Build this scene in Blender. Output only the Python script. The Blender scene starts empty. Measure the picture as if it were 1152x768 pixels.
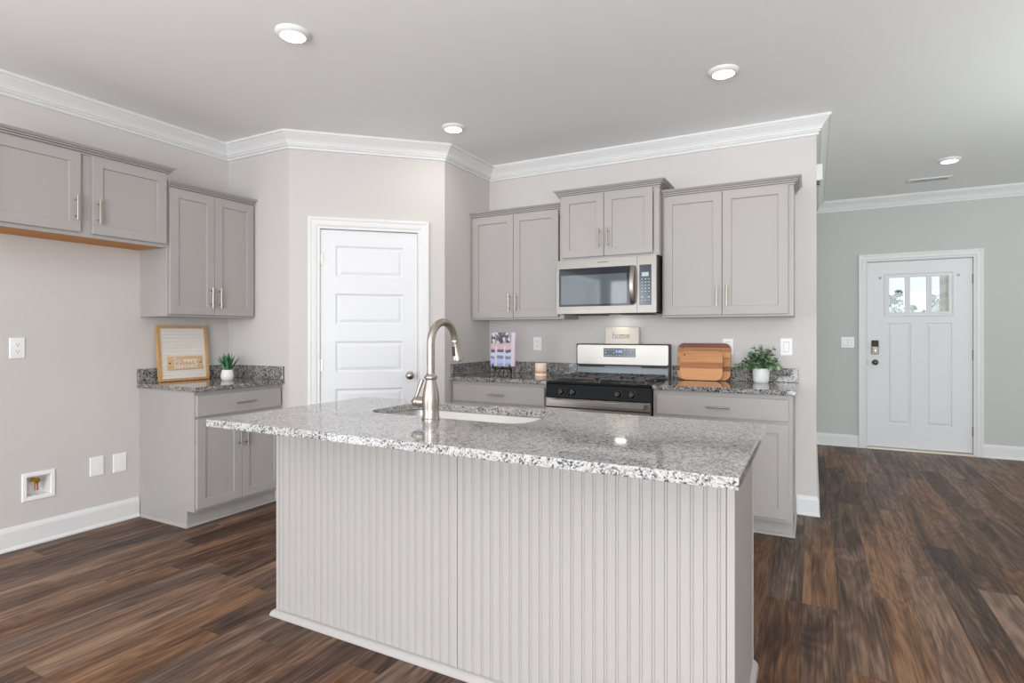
import bpy, bmesh, math, random
from mathutils import Vector, Matrix
random.seed(7)
SC = bpy.context.scene
COL = SC.collection
PI = math.pi
R = math.radians

# ------------------------------------------------------------------ camera
cam_d = bpy.data.cameras.new('camera')
cam = bpy.data.objects.new('camera', cam_d); COL.objects.link(cam)
cam.location = (4.1112, -4.4435, 1.2534)
cam.rotation_euler = (R(90), 0, 0.4864)
cam_d.sensor_width = 36.0
cam_d.lens = 639.59 * 36.0 / 1152.0
cam_d.shift_y = (375.67 - 384.0) / 1152.0
cam_d.clip_start = 0.05; cam_d.clip_end = 400
SC.camera = cam

# ------------------------------------------------------------------ view, world, daylight
SC.view_settings.view_transform = 'Standard'
SC.view_settings.look = 'None'
SC.view_settings.gamma = 1.0
SC.view_settings.use_curve_mapping = False
SC.view_settings.exposure = 0.13
SC.cycles.max_bounces = 10
SC.cycles.diffuse_bounces = 6
SC.cycles.glossy_bounces = 4
SC.cycles.sample_clamp_indirect = 6.0

W = bpy.data.worlds.new('overcast_sky'); SC.world = W; W.use_nodes = True
bg = W.node_tree.nodes['Background']
bg.inputs[0].default_value = (0.88, 0.94, 1.0, 1); bg.inputs[1].default_value = 1.05

def area(name, loc, rot, sx, sy, power, col):
    d = bpy.data.lights.new(name, 'AREA'); d.shape = 'RECTANGLE'; d.size = sx; d.size_y = sy
    d.energy = power; d.color = col
    o = bpy.data.objects.new(name, d); COL.objects.link(o); o.location = loc; o.rotation_euler = rot
    return o
DAY = (0.91, 0.958, 1.0)
# daylight coming in at the windows: rear wall, an added one in the left wall, the hall's right wall
area('daylight_rear', (0.62, -8.42, 1.55), (R(90), 0, 0), 0.8, 1.7, 40, DAY)
area('daylight_rear', (5.30, -8.42, 1.25), (R(90), 0, 0), 3.6, 2.3, 305, DAY)
area('fill_left', (0.08, -6.8, 1.25), (R(90), 0, R(-90)), 2.6, 2.3, 76, DAY)  # unseen source, added as fill from the left
area('daylight_hall', (8.42, 1.2, 1.55), (R(90), 0, R(90)), 1.7, 1.7, 12, (0.84, 0.98, 0.98))
# added unseen lamps aimed upwards, to brighten the ceiling
area('ceiling_fill', (6.3, -0.6, 1.2), (R(180), 0, 0), 1.2, 1.2, 22, (0.90, 1.0, 0.985))
area('ceiling_fill', (5.5, -4.2, 1.2), (R(180), 0, 0), 1.2, 1.2, 25, (0.99, 0.99, 0.99))
area('ceiling_fill', (2.9, -5.4, 1.1), (R(180), 0, 0), 1.4, 1.4, 46, (1.0, 0.985, 0.97))

# ------------------------------------------------------------------ materials
MATS = {}
def srgb(r, g, b):
    f = lambda c: (c / 255 / 12.92) if c / 255 <= 0.04045 else ((c / 255 + 0.055) / 1.055) ** 2.4
    return (f(r), f(g), f(b), 1)
def mat(name, col, rough=0.5, metal=0.0, spec=0.5, coat=0.0, emit=None, estr=0.0, trans=0.0, ior=1.45):
    m = bpy.data.materials.new(name); m.use_nodes = True
    b = m.node_tree.nodes['Principled BSDF']
    b.inputs['Base Color'].default_value = col if len(col) == 4 else (*col, 1)
    b.inputs['Roughness'].default_value = rough; b.inputs['Metallic'].default_value = metal
    b.inputs['Specular IOR Level'].default_value = spec; b.inputs['Coat Weight'].default_value = coat
    b.inputs['IOR'].default_value = ior; b.inputs['Transmission Weight'].default_value = trans
    if emit: b.inputs['Emission Color'].default_value = emit; b.inputs['Emission Strength'].default_value = estr
    MATS[name] = m
    return m
def nodes(m): return m.node_tree.nodes, m.node_tree.links, m.node_tree.nodes['Principled BSDF']
def N(nt, typ, **kw):
    n = nt.new(typ)
    for k, v in kw.items(): setattr(n, k, v)
    return n
def ramp(nt, stops, interp='LINEAR'):
    n = nt.new('ShaderNodeValToRGB'); n.color_ramp.interpolation = interp
    el = n.color_ramp.elements
    while len(el) < len(stops): el.new(0.5)
    for e, (p, c) in zip(el, stops): e.position = p; e.color = c if len(c) == 4 else (*c, 1)
    return n
def math_node(nt, op, a=None, b=None, lk=None):
    n = nt.new('ShaderNodeMath'); n.operation = op
    for i, v in enumerate((a, b)):
        if v is None: continue
        if isinstance(v, (int, float)): n.inputs[i].default_value = v
        else: lk.new(v, n.inputs[i])
    return n.outputs[0]

def add_bump(m, scale, strength, dist=0.001, detail=2):
    nt, lk, b = nodes(m)
    tc = N(nt, 'ShaderNodeTexCoord'); no = N(nt, 'ShaderNodeTexNoise'); no.inputs['Scale'].default_value = scale
    no.inputs['Detail'].default_value = detail
    lk.new(tc.outputs['Object'], no.inputs['Vector'])
    bp = N(nt, 'ShaderNodeBump'); bp.inputs['Strength'].default_value = strength; bp.inputs['Distance'].default_value = dist
    lk.new(no.outputs['Fac'], bp.inputs['Height']); lk.new(bp.outputs[0], b.inputs['Normal'])

M_wall = mat('greige_wall_paint', srgb(208, 204, 201), 0.7, spec=0.25); add_bump(M_wall, 260, 0.05)
M_hallw = mat('grey_hall_paint', srgb(199, 201, 197), 0.7, spec=0.25); add_bump(M_hallw, 260, 0.05)
M_ceil = mat('ceiling_paint', srgb(243, 243, 243), 0.85, spec=0.15); add_bump(M_ceil, 200, 0.06)
M_trim = mat('white_trim_paint', srgb(229, 229, 229), 0.35, spec=0.4)
M_door = mat('white_door_paint', srgb(230, 231, 233), 0.4, spec=0.4)
M_cab = mat('grey_cabinet_paint', srgb(171, 167, 164), 0.38, spec=0.45)
M_isl = mat('light_grey_island_paint', srgb(172, 168, 165), 0.42, spec=0.4)
M_nickel = mat('brushed_nickel', srgb(176, 168, 159), 0.30, 1.0)
M_steel = mat('stainless_steel', srgb(172, 166, 160), 0.30, 1.0)
M_sinkm = mat('satin_steel_basin', srgb(205, 202, 197), 0.36, 1.0)
M_black = mat('black_enamel', srgb(17, 18, 20), 0.3, spec=0.15)
M_knob = mat('black_knob_plastic', srgb(24, 25, 27), 0.22, spec=0.7)
M_iron = mat('cast_iron', srgb(84, 83, 84), 0.5)
M_dkgrey = mat('dark_grey_metal', srgb(62, 60, 58), 0.45, 0.3)
M_blackglass = mat('black_glass', srgb(40, 44, 49), 0.06, spec=0.3)
M_mwglass = mat('microwave_window_glass', srgb(88, 97, 102), 0.04, spec=0.5)
M_panelglass = mat('touch_panel_glass', srgb(52, 62, 76), 0.12, spec=0.6)
M_plast = mat('white_plastic', srgb(243, 243, 243), 0.35)
M_gap = mat('gap_shade_and_hook_grey', srgb(176, 176, 178), 0.5)  # own grey of the door hooks; painted shade round the switch rockers
M_slot = mat('dark_slot', srgb(50, 48, 46), 0.6)
M_under = mat('honey_maple_underside', srgb(200, 130, 40), 0.5)
M_brass = mat('brass', srgb(212, 165, 60), 0.3, 0.9)
M_copper = mat('copper', srgb(196, 140, 116), 0.35, 0.9)
M_bronze = mat('satin_dark_nickel', srgb(112, 102, 92), 0.35, 0.9)
M_ceram = mat('white_ceramic', srgb(232, 232, 232), 0.35)
M_soil = mat('moss_soil', srgb(52, 46, 34), 0.9)
M_leafA = mat('succulent_leaf', srgb(62, 122, 84), 0.45)
M_leafB = mat('round_leaf_green', srgb(84, 124, 84), 0.5)
def per_leaf(m, stops):
    nt, lk, b = nodes(m); g = N(nt, 'ShaderNodeNewGeometry'); r = ramp(nt, stops)
    lk.new(g.outputs['Random Per Island'], r.inputs[0]); lk.new(r.outputs[0], b.inputs['Base Color'])
per_leaf(M_leafA, [(0.0, srgb(34, 78, 54)), (0.5, srgb(62, 118, 82)), (1.0, srgb(122, 168, 124))])
per_leaf(M_leafB, [(0.0, srgb(58, 92, 68)), (0.45, srgb(104, 140, 108)), (0.8, srgb(142, 168, 132)), (1.0, srgb(182, 198, 140))])
M_stem = mat('plant_stem', srgb(82, 92, 58), 0.6)
M_wire = mat('black_wire', srgb(28, 26, 26), 0.5)
M_mark = mat('white_print', srgb(196, 206, 214), 0.5)
M_ink = mat('grey_ink', srgb(110, 102, 96), 0.6)
M_whitepaint = mat('white_lettering', srgb(246, 243, 238), 0.6)
M_lcd = mat('lit_display', srgb(150, 165, 160), 0.3, emit=srgb(170, 190, 185), estr=0.35)
M_led = mat('blue_digits', srgb(130, 160, 215), 0.3, emit=srgb(120, 160, 230), estr=0.6)
M_lens = mat('lamp_lens', (1, 1, 1), 0.4, emit=(1.0, 0.95, 0.88, 1), estr=9.0)
M_signpaint = mat('cream_block_paint', srgb(226, 219, 209), 0.6)
M_jamb = mat('threshold_metal', srgb(205, 196, 184), 0.35, 0.6)
M_vent = mat('white_vent_metal', srgb(225, 228, 227), 0.5)

# glass of the entry door and of the windows
M_glass = bpy.data.materials.new('clear_glass'); M_glass.use_nodes = True
nt = M_glass.node_tree.nodes; lk = M_glass.node_tree.links; nt.clear()
o_ = N(nt, 'ShaderNodeOutputMaterial'); tr = N(nt, 'ShaderNodeBsdfTransparent'); gl = N(nt, 'ShaderNodeBsdfGlossy')
gl.inputs['Roughness'].default_value = 0.02; fr = N(nt, 'ShaderNodeFresnel'); fr.inputs[0].default_value = 1.35
mx = N(nt, 'ShaderNodeMixShader'); tr.inputs[0].default_value = (0.97, 0.98, 0.985, 1)
lk.new(fr.outputs[0], mx.inputs[0]); lk.new(tr.outputs[0], mx.inputs[1]); lk.new(gl.outputs[0], mx.inputs[2]); lk.new(mx.outputs[0], o_.inputs[0])

def brushed(m, axis):
    """fine brushing as a stretched-noise roughness variation"""
    nt, lk, b = nodes(m)
    tc = N(nt, 'ShaderNodeTexCoord'); mp = N(nt, 'ShaderNodeMapping'); s = [500, 500, 500]; s[axis] = 6
    mp.inputs['Scale'].default_value = s
    no = N(nt, 'ShaderNodeTexNoise'); no.inputs['Scale'].default_value = 1.0
    lk.new(tc.outputs['Object'], mp.inputs[0]); lk.new(mp.outputs[0], no.inputs['Vector'])
    mr = N(nt, 'ShaderNodeMapRange'); r0 = b.inputs['Roughness'].default_value
    mr.inputs[3].default_value = r0 - 0.05; mr.inputs[4].default_value = r0 + 0.09
    lk.new(no.outputs['Fac'], mr.inputs[0]); lk.new(mr.outputs[0], b.inputs['Roughness'])
brushed(M_steel, 0)
M_steelw = mat('warm_stainless_steel', srgb(150, 145, 140), 0.34, 1.0); brushed(M_steelw, 0)
M_steelp = mat('pale_stainless_steel', srgb(206, 202, 196), 0.42, 1.0); brushed(M_steelp, 0)

def granite(name, base, mid, warm, dark, amounts, scale=150.0, rough=0.09):
    m = mat(name, base, rough, spec=0.5)
    nt, lk, b = nodes(m)
    tc = N(nt, 'ShaderNodeTexCoord')
    no = N(nt, 'ShaderNodeTexNoise'); no.inputs['Scale'].default_value = 90; no.inputs['Detail'].default_value = 3
    lk.new(tc.outputs['Object'], no.inputs['Vector'])
    ad = N(nt, 'ShaderNodeVectorMath', operation='MULTIPLY_ADD'); ad.inputs[1].default_value = (0.012,) * 3
    lk.new(no.outputs['Color'], ad.inputs[0]); lk.new(tc.outputs['Object'], ad.inputs[2])
    v1 = N(nt, 'ShaderNodeTexVoronoi'); v1.inputs['Scale'].default_value = scale
    lk.new(ad.outputs[0], v1.inputs['Vector'])
    sp = N(nt, 'ShaderNodeSeparateColor'); lk.new(v1.outputs['Color'], sp.inputs[0])
    # cluster noise shifts the share of dark grains from place to place
    n2 = N(nt, 'ShaderNodeTexNoise'); n2.inputs['Scale'].default_value = 38; n2.inputs['Detail'].default_value = 2
    lk.new(tc.outputs['Object'], n2.inputs['Vector'])
    mr = N(nt, 'ShaderNodeMapRange'); mr.inputs[1].default_value = 0.3; mr.inputs[2].default_value = 0.7
    mr.inputs[3].default_value = -0.17; mr.inputs[4].default_value = 0.17
    lk.new(n2.outputs['Fac'], mr.inputs[0])
    s = math_node(nt, 'ADD', sp.outputs[0], mr.outputs[0], lk)
    a, b2, c = amounts
    rp = ramp(nt, [(0.0, dark), (a, mid), (b2, warm), (c, base), (0.85, tuple(min(1, x * 1.12) for x in base[:3]))], 'CONSTANT')
    lk.new(s, rp.inputs[0]); lk.new(rp.outputs[0], b.inputs['Base Color'])
    return m
M_gran = granite('pale_speckled_granite', srgb(180, 179, 177), srgb(132, 132, 134), srgb(157, 150, 141), srgb(70, 73, 82), (0.12, 0.33, 0.46), 210, 0.06)
M_grand = granite('grey_speckled_granite', srgb(162, 160, 157), srgb(100, 98, 97), srgb(128, 121, 114), srgb(50, 50, 53), (0.24, 0.47, 0.60), 190, 0.06)

def plank_floor():
    m = mat('dark_oak_plank', (0.1, 0.07, 0.05), 0.42, spec=0.2)
    nt, lk, b = nodes(m)
    tc = N(nt, 'ShaderNodeTexCoord'); sx = N(nt, 'ShaderNodeSeparateXYZ'); lk.new(tc.outputs['Object'], sx.inputs[0])
    X, Y = sx.outputs[0], sx.outputs[1]
    PW, PL = 0.152, 1.22
    xs = math_node(nt, 'DIVIDE', math_node(nt, 'ADD', X, 20.0 + 0.0 - 4.01 % PW, lk), PW, lk)
    ix = math_node(nt, 'FLOOR', xs, None, lk)
    w1 = N(nt, 'ShaderNodeTexWhiteNoise'); w1.noise_dimensions = '1D'; lk.new(ix, w1.inputs['W'])
    ys = math_node(nt, 'ADD', math_node(nt, 'DIVIDE', math_node(nt, 'ADD', Y, 30.0, lk), PL, lk), w1.outputs['Value'], lk)
    iy = math_node(nt, 'FLOOR', ys, None, lk)
    cv = N(nt, 'ShaderNodeCombineXYZ'); lk.new(ix, cv.inputs[0]); lk.new(iy, cv.inputs[1])
    w2 = N(nt, 'ShaderNodeTexWhiteNoise'); w2.noise_dimensions = '2D'; lk.new(cv.outputs[0], w2.inputs['Vector'])
    # grain, each plank with its own offset
    of = N(nt, 'ShaderNodeVectorMath', operation='MULTIPLY_ADD'); of.inputs[1].default_value = (7.0, 9.0, 5.0)
    lk.new(w2.outputs['Color'], of.inputs[0]); lk.new(tc.outputs['Object'], of.inputs[2])
    mp = N(nt, 'ShaderNodeMapping'); mp.inputs['Scale'].default_value = (11, 0.9, 1); lk.new(of.outputs[0], mp.inputs[0])
    g1 = N(nt, 'ShaderNodeTexNoise'); g1.inputs['Scale'].default_value = 1.0; g1.inputs['Detail'].default_value = 4; g1.inputs['Distortion'].default_value = 1.6
    lk.new(mp.outputs[0], g1.inputs['Vector'])
    mp2 = N(nt, 'ShaderNodeMapping'); mp2.inputs['Scale'].default_value = (130, 4.0, 1); lk.new(of.outputs[0], mp2.inputs[0])
    g2 = N(nt, 'ShaderNodeTexNoise'); g2.inputs['Scale'].default_value = 1.0; g2.inputs['Detail'].default_value = 5; g2.inputs['Distortion'].default_value = 0.6
    lk.new(mp2.outputs[0], g2.inputs['Vector'])
    # cathedral figure: bands of a low-frequency stretched field
    mp3 = N(nt, 'ShaderNodeMapping'); mp3.inputs['Scale'].default_value = (5.5, 1.1, 1); lk.new(of.outputs[0], mp3.inputs[0])
    g3 = N(nt, 'ShaderNodeTexNoise'); g3.inputs['Scale'].default_value = 1.0; g3.inputs['Detail'].default_value = 1
    lk.new(mp3.outputs[0], g3.inputs['Vector'])
    bands = math_node(nt, 'FRACT', math_node(nt, 'MULTIPLY', g3.outputs['Fac'], 13.0, lk), None, lk)
    tri = math_node(nt, 'ABSOLUTE', math_node(nt, 'SUBTRACT', bands, 0.5, lk), None, lk)
    t = math_node(nt, 'MULTIPLY', w2.outputs['Value'], 0.20, lk)
    t = math_node(nt, 'ADD', t, math_node(nt, 'MULTIPLY', g1.outputs['Fac'], 0.62, lk), lk)
    t = math_node(nt, 'ADD', t, math_node(nt, 'MULTIPLY', g2.outputs['Fac'], 0.50, lk), lk)
    t = math_node(nt, 'ADD', t, math_node(nt, 'MULTIPLY', tri, 0.16, lk), lk)
    rp = ramp(nt, [(0.44, srgb(37, 25, 18)), (0.60, srgb(72, 49, 35)), (0.74, srgb(107, 76, 54)), (0.90, srgb(148, 111, 80))])
    lk.new(t, rp.inputs[0])
    # some planks greyer, some redder
    hs = N(nt, 'ShaderNodeHueSaturation'); lk.new(rp.outputs[0], hs.inputs['Color'])
    sc = N(nt, 'ShaderNodeSeparateColor'); lk.new(w2.outputs['Color'], sc.inputs[0])
    mr = N(nt, 'ShaderNodeMapRange'); mr.inputs[3].default_value = 0.68; mr.inputs[4].default_value = 0.98
    lk.new(sc.outputs[1], mr.inputs[0]); lk.new(mr.outputs[0], hs.inputs['Saturation'])
    # seams
    fx = math_node(nt, 'FRACT', xs, None, lk); fy = math_node(nt, 'FRACT', ys, None, lk)
    sxm = math_node(nt, 'LESS_THAN', fx, 0.012, lk); sym = math_node(nt, 'LESS_THAN', fy, 0.0016, lk)
    seam = math_node(nt, 'MAXIMUM', sxm, sym, lk)
    mix = N(nt, 'ShaderNodeMix', data_type='RGBA'); lk.new(math_node(nt, 'MULTIPLY', seam, 0.45, lk), mix.inputs[0])
    lk.new(hs.outputs[0], mix.inputs[6]); mix.inputs[7].default_value = srgb(30, 22, 18)
    lk.new(mix.outputs[2], b.inputs['Base Color'])
    bp = N(nt, 'ShaderNodeBump'); bp.inputs['Strength'].default_value = 0.25; bp.inputs['Distance'].default_value = 0.0012
    h = math_node(nt, 'SUBTRACT', g2.outputs['Fac'], math_node(nt, 'MULTIPLY', seam, 1.0, lk), lk)
    lk.new(h, bp.inputs['Height']); lk.new(bp.outputs[0], b.inputs['Normal'])
    return m
M_floor = plank_floor()

def wood(name, c0, c1, axis, strips=None, rough=0.5, scale=1.0):
    """axis = grain direction; strips = (axis, width): glued staves of different tone"""
    m = mat(name, c0, rough)
    nt, lk, b = nodes(m)
    tc = N(nt, 'ShaderNodeTexCoord'); mp = N(nt, 'ShaderNodeMapping'); s = [60 * scale] * 3; s[axis] = 3 * scale
    mp.inputs['Scale'].default_value = s; lk.new(tc.outputs['Object'], mp.inputs[0])
    no = N(nt, 'ShaderNodeTexNoise'); no.inputs['Scale'].default_value = 1; no.inputs['Detail'].default_value = 4; no.inputs['Distortion'].default_value = 0.8
    lk.new(mp.outputs[0], no.inputs['Vector'])
    f = no.outputs['Fac']
    if strips:
        sx = N(nt, 'ShaderNodeSeparateXYZ'); lk.new(tc.outputs['Object'], sx.inputs[0])
        q = math_node(nt, 'FLOOR', math_node(nt, 'DIVIDE', sx.outputs[strips[0]], strips[1], lk), None, lk)
        cv = N(nt, 'ShaderNodeCombineXYZ'); lk.new(q, cv.inputs[0])
        wn = N(nt, 'ShaderNodeTexWhiteNoise'); wn.noise_dimensions = '2D'; lk.new(cv.outputs[0], wn.inputs['Vector'])
        f = math_node(nt, 'ADD', math_node(nt, 'MULTIPLY', f, 0.5, lk), math_node(nt, 'MULTIPLY', wn.outputs['Value'], 0.6, lk), lk)
    rp = ramp(nt, [(0.3, c0), (0.75, c1)]); lk.new(f, rp.inputs[0]); lk.new(rp.outputs[0], b.inputs['Base Color'])
    return m
M_oakframe = wood('oak_frame_wood', srgb(186, 142, 92), srgb(210, 168, 116), 2)
M_boardA = wood('acacia_board_wood', srgb(122, 70, 38), srgb(206, 146, 92), 0, (2, 0.034), 0.42)
M_boardB = wood('honey_board_wood', srgb(166, 102, 58), srgb(212, 152, 98), 0, (2, 0.044), 0.42)
M_boardE = mat('dark_board_edge', srgb(92, 56, 36), 0.5)
M_tag = wood('pale_wood_plaque', srgb(204, 168, 128), srgb(222, 190, 152), 1)

# ------------------------------------------------------------------ mesh helpers
def add_box(bm, x0, x1, y0, y1, z0, z1, bev=0.0, seg=1):
    vs = [bm.verts.new((x, y, z)) for x in (x0, x1) for y in (y0, y1) for z in (z0, z1)]
    fs = [bm.faces.new([vs[i] for i in f]) for f in ((0, 1, 3, 2), (4, 6, 7, 5), (0, 4, 5, 1), (2, 3, 7, 6), (0, 2, 6, 4), (1, 5, 7, 3))]
    if bev > 0:
        es = list({e for f in fs for e in f.edges})
        bmesh.ops.bevel(bm, geom=es, offset=bev, segments=seg, affect='EDGES', profile=0.5)
    return bm
def B(*a, **k):
    bm = bmesh.new(); return add_box(bm, *a, **k)
def rect_lathe(bm, x0, x1, z0, z1, steps, cap_first=True, cap_last=True):
    """nested rectangles in the xz plane; steps = [(inset, y)], from the back edge round to the centre of the front"""
    rings = []
    for ins, y in steps:
        rings.append([bm.verts.new(p) for p in ((x0 + ins, y, z0 + ins), (x1 - ins, y, z0 + ins), (x1 - ins, y, z1 - ins), (x0 + ins, y, z1 - ins))])
    for a, b in zip(rings, rings[1:]):
        for i in range(4):
            j = (i + 1) % 4
            bm.faces.new((a[i], a[j], b[j], b[i]))
    if cap_first: bm.faces.new(rings[0][::-1])
    if cap_last: bm.faces.new(rings[-1])
    return bm
def sweep(bm, pts, prof, closed=False):
    """sweep a closed profile [(out, z)] along a plan path; out is to the RIGHT of the direction of travel; mitred corners"""
    n = len(pts); rings = []
    for i in range(n):
        p = Vector(pts[i]).to_2d()
        if closed or 0 < i < n - 1:
            d0 = (p - Vector(pts[i - 1]).to_2d()).normalized(); d1 = (Vector(pts[(i + 1) % n]).to_2d() - p).normalized()
        elif i == 0: d0 = d1 = (Vector(pts[1]).to_2d() - p).normalized()
        else: d0 = d1 = (p - Vector(pts[i - 1]).to_2d()).normalized()
        n0 = Vector((d0.y, -d0.x)); n1 = Vector((d1.y, -d1.x))
        mvec = (n0 + n1); mvec = mvec / (1 + n0.dot(n1))
        rings.append([bm.verts.new((p.x + mvec.x * o, p.y + mvec.y * o, z)) for o, z in prof])
    k = len(prof)
    for a in range(n if closed else n - 1):
        r0, r1 = rings[a], rings[(a + 1) % n]
        for i in range(k):
            j = (i + 1) % k
            bm.faces.new((r0[i], r0[j], r1[j], r1[i]))
    if not closed:
        bm.faces.new(rings[0]); bm.faces.new(rings[-1][::-1])
    bmesh.ops.recalc_face_normals(bm, faces=bm.faces[:])
    return bm
def add_tube(bm, pts, rad, seg=10, closed=False, cap=True):
    pts = [Vector(p) for p in pts]; n = len(pts)
    rads = rad if isinstance(rad, (list, tuple)) else [rad] * n
    up = None; rings = []
    for i in range(n):
        a = pts[i - 1] if (i > 0 or closed) else pts[i]; c = pts[(i + 1) % n] if (i < n - 1 or closed) else pts[i]
        t = (c - a).normalized()
        if up is None: up = t.orthogonal().normalized()
        up = (up - t * up.dot(t)).normalized(); s = t.cross(up)
        rings.append([bm.verts.new(pts[i] + (up * math.cos(2 * PI * k / seg) + s * math.sin(2 * PI * k / seg)) * rads[i]) for k in range(seg)])
    for a in range(n if closed else n - 1):
        r0, r1 = rings[a], rings[(a + 1) % n]
        for i in range(seg):
            j = (i + 1) % seg
            bm.faces.new((r0[i], r0[j], r1[j], r1[i])).smooth = True
    if cap and not closed:
        bm.faces.new(rings[0][::-1]); bm.faces.new(rings[-1])
    return bm
def add_lathe(bm, prof, c=(0, 0, 0), seg=28, axis='z', cap0=True, cap1=True, smooth=True):
    """prof = [(r, h)] along the axis"""
    rings = []
    for r, h in prof:
        ring = []
        for k in range(seg):
            a = 2 * PI * k / seg; u, v = r * math.cos(a), r * math.sin(a)
            p = {'z': (u, v, h), 'y': (u, h, v), 'x': (h, u, v)}[axis]
            ring.append(bm.verts.new((p[0] + c[0], p[1] + c[1], p[2] + c[2])))
        rings.append(ring)
    for a, b in zip(rings, rings[1:]):
        for i in range(seg):
            j = (i + 1) % seg
            bm.faces.new((a[i], a[j], b[j], b[i])).smooth = smooth
    if cap0: bm.faces.new(rings[0][::-1])
    if cap1: bm.faces.new(rings[-1])
    return bm
def rrect(x0, x1, y0, y1, r, seg=6):
    pts = []
    for cx, cy, a0 in ((x1 - r, y1 - r, 0), (x0 + r, y1 - r, 90), (x0 + r, y0 + r, 180), (x1 - r, y0 + r, 270)):
        for k in range(seg + 1):
            a = R(a0 + 90 * k / seg); pts.append((cx + r * math.cos(a), cy + r * math.sin(a)))
    return pts
def add_prism(bm, loop, a, b, plane='xy', holes=(), ch=0.0):
    """solid between a and b along the axis normal to the plane, with through-holes; ch chamfers the outer edges"""
    def P(u, v, w): return {'xy': (u, v, w), 'xz': (u, w, v), 'yz': (w, u, v)}[plane]
    start = len(bm.verts)
    def cap(loops, w):
        es, vss = [], []
        for L in loops:
            vs = [bm.verts.new(P(u, v, w)) for u, v in L]; vss.append(vs)
            es += [bm.edges.new((vs[i], vs[(i + 1) % len(vs)])) for i in range(len(vs))]
        if len(loops) == 1: bm.faces.new(vss[0])
        else: bmesh.ops.triangle_fill(bm, use_beauty=True, use_dissolve=False, edges=es)
        return vss
    A = cap([loop, *holes], a); Bv = cap([loop, *holes], b)
    for va, vb in zip(A, Bv):
        for i in range(len(va)):
            j = (i + 1) % len(va)
            bm.faces.new((va[i], va[j], vb[j], vb[i]))
    bmesh.ops.recalc_face_normals(bm, faces=bm.faces[:])
    if ch > 0:
        outer = set(A[0]) | set(Bv[0])
        es = [e for e in bm.edges if e.verts[0] in outer and e.verts[1] in outer and e.calc_face_angle(0) > 0.9]
        bmesh.ops.bevel(bm, geom=es, offset=ch, segments=2, affect='EDGES', profile=0.5)
    return bm
def xform(bm, m):
    bmesh.ops.transform(bm, matrix=m, verts=bm.verts); return bm

def obj(name, bm, m, parent=None, recalc=True):
    """link a bmesh as ONE mesh object, its origin at the centre of its base"""
    if recalc: bmesh.ops.recalc_face_normals(bm, faces=bm.faces[:])
    lo = Vector((min(v.co[i] for v in bm.verts) for i in range(3))); hi = Vector((max(v.co[i] for v in bm.verts) for i in range(3)))
    c = Vector(((lo.x + hi.x) / 2, (lo.y + hi.y) / 2, lo.z))
    bmesh.ops.translate(bm, vec=-c, verts=bm.verts)
    me = bpy.data.meshes.new(name); sm = any(f.smooth for f in bm.faces); bm.to_mesh(me); bm.free()
    if sm: me.set_sharp_from_angle(angle=R(38))
    for k in (m if isinstance(m, (list, tuple)) else [m]): me.materials.append(k)
    o = bpy.data.objects.new(name, me); COL.objects.link(o); o.location = c
    if parent:
        o.parent = parent
        if parent.parent: o.location = c - parent.location
    return o
def tag(o, label=None, cat=None, group=None, kind=None):
    if label: o['label'] = label
    if cat: o['category'] = cat
    if group: o['group'] = group
    if kind: o['kind'] = kind
    return o
def thing(name, label, cat, loc=(0, 0, 0), rotz=0.0, group=None, kind=None):
    o = bpy.data.objects.new(name, None); COL.objects.link(o)
    o.empty_display_size = 0.1; o.location = loc; o.rotation_euler = (0, 0, rotz)
    return tag(o, label, cat, group, kind)
def struct(name, bm, m, label=None, cat=None):
    o = obj(name, bm, m); return tag(o, label, cat, kind='structure')
def dup(root, loc, rotz=None, label=None, group=None):
    r = root.copy(); COL.objects.link(r); r.location = loc
    if rotz is not None: r.rotation_euler = (0, 0, rotz)
    if label: r['label'] = label
    if group: r['group'] = group
    for ch in list(root.children):
        c = ch.copy(); COL.objects.link(c); c.parent = r
        for g in list(ch.children):
            d = g.copy(); COL.objects.link(d); d.parent = c
    return r

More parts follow.
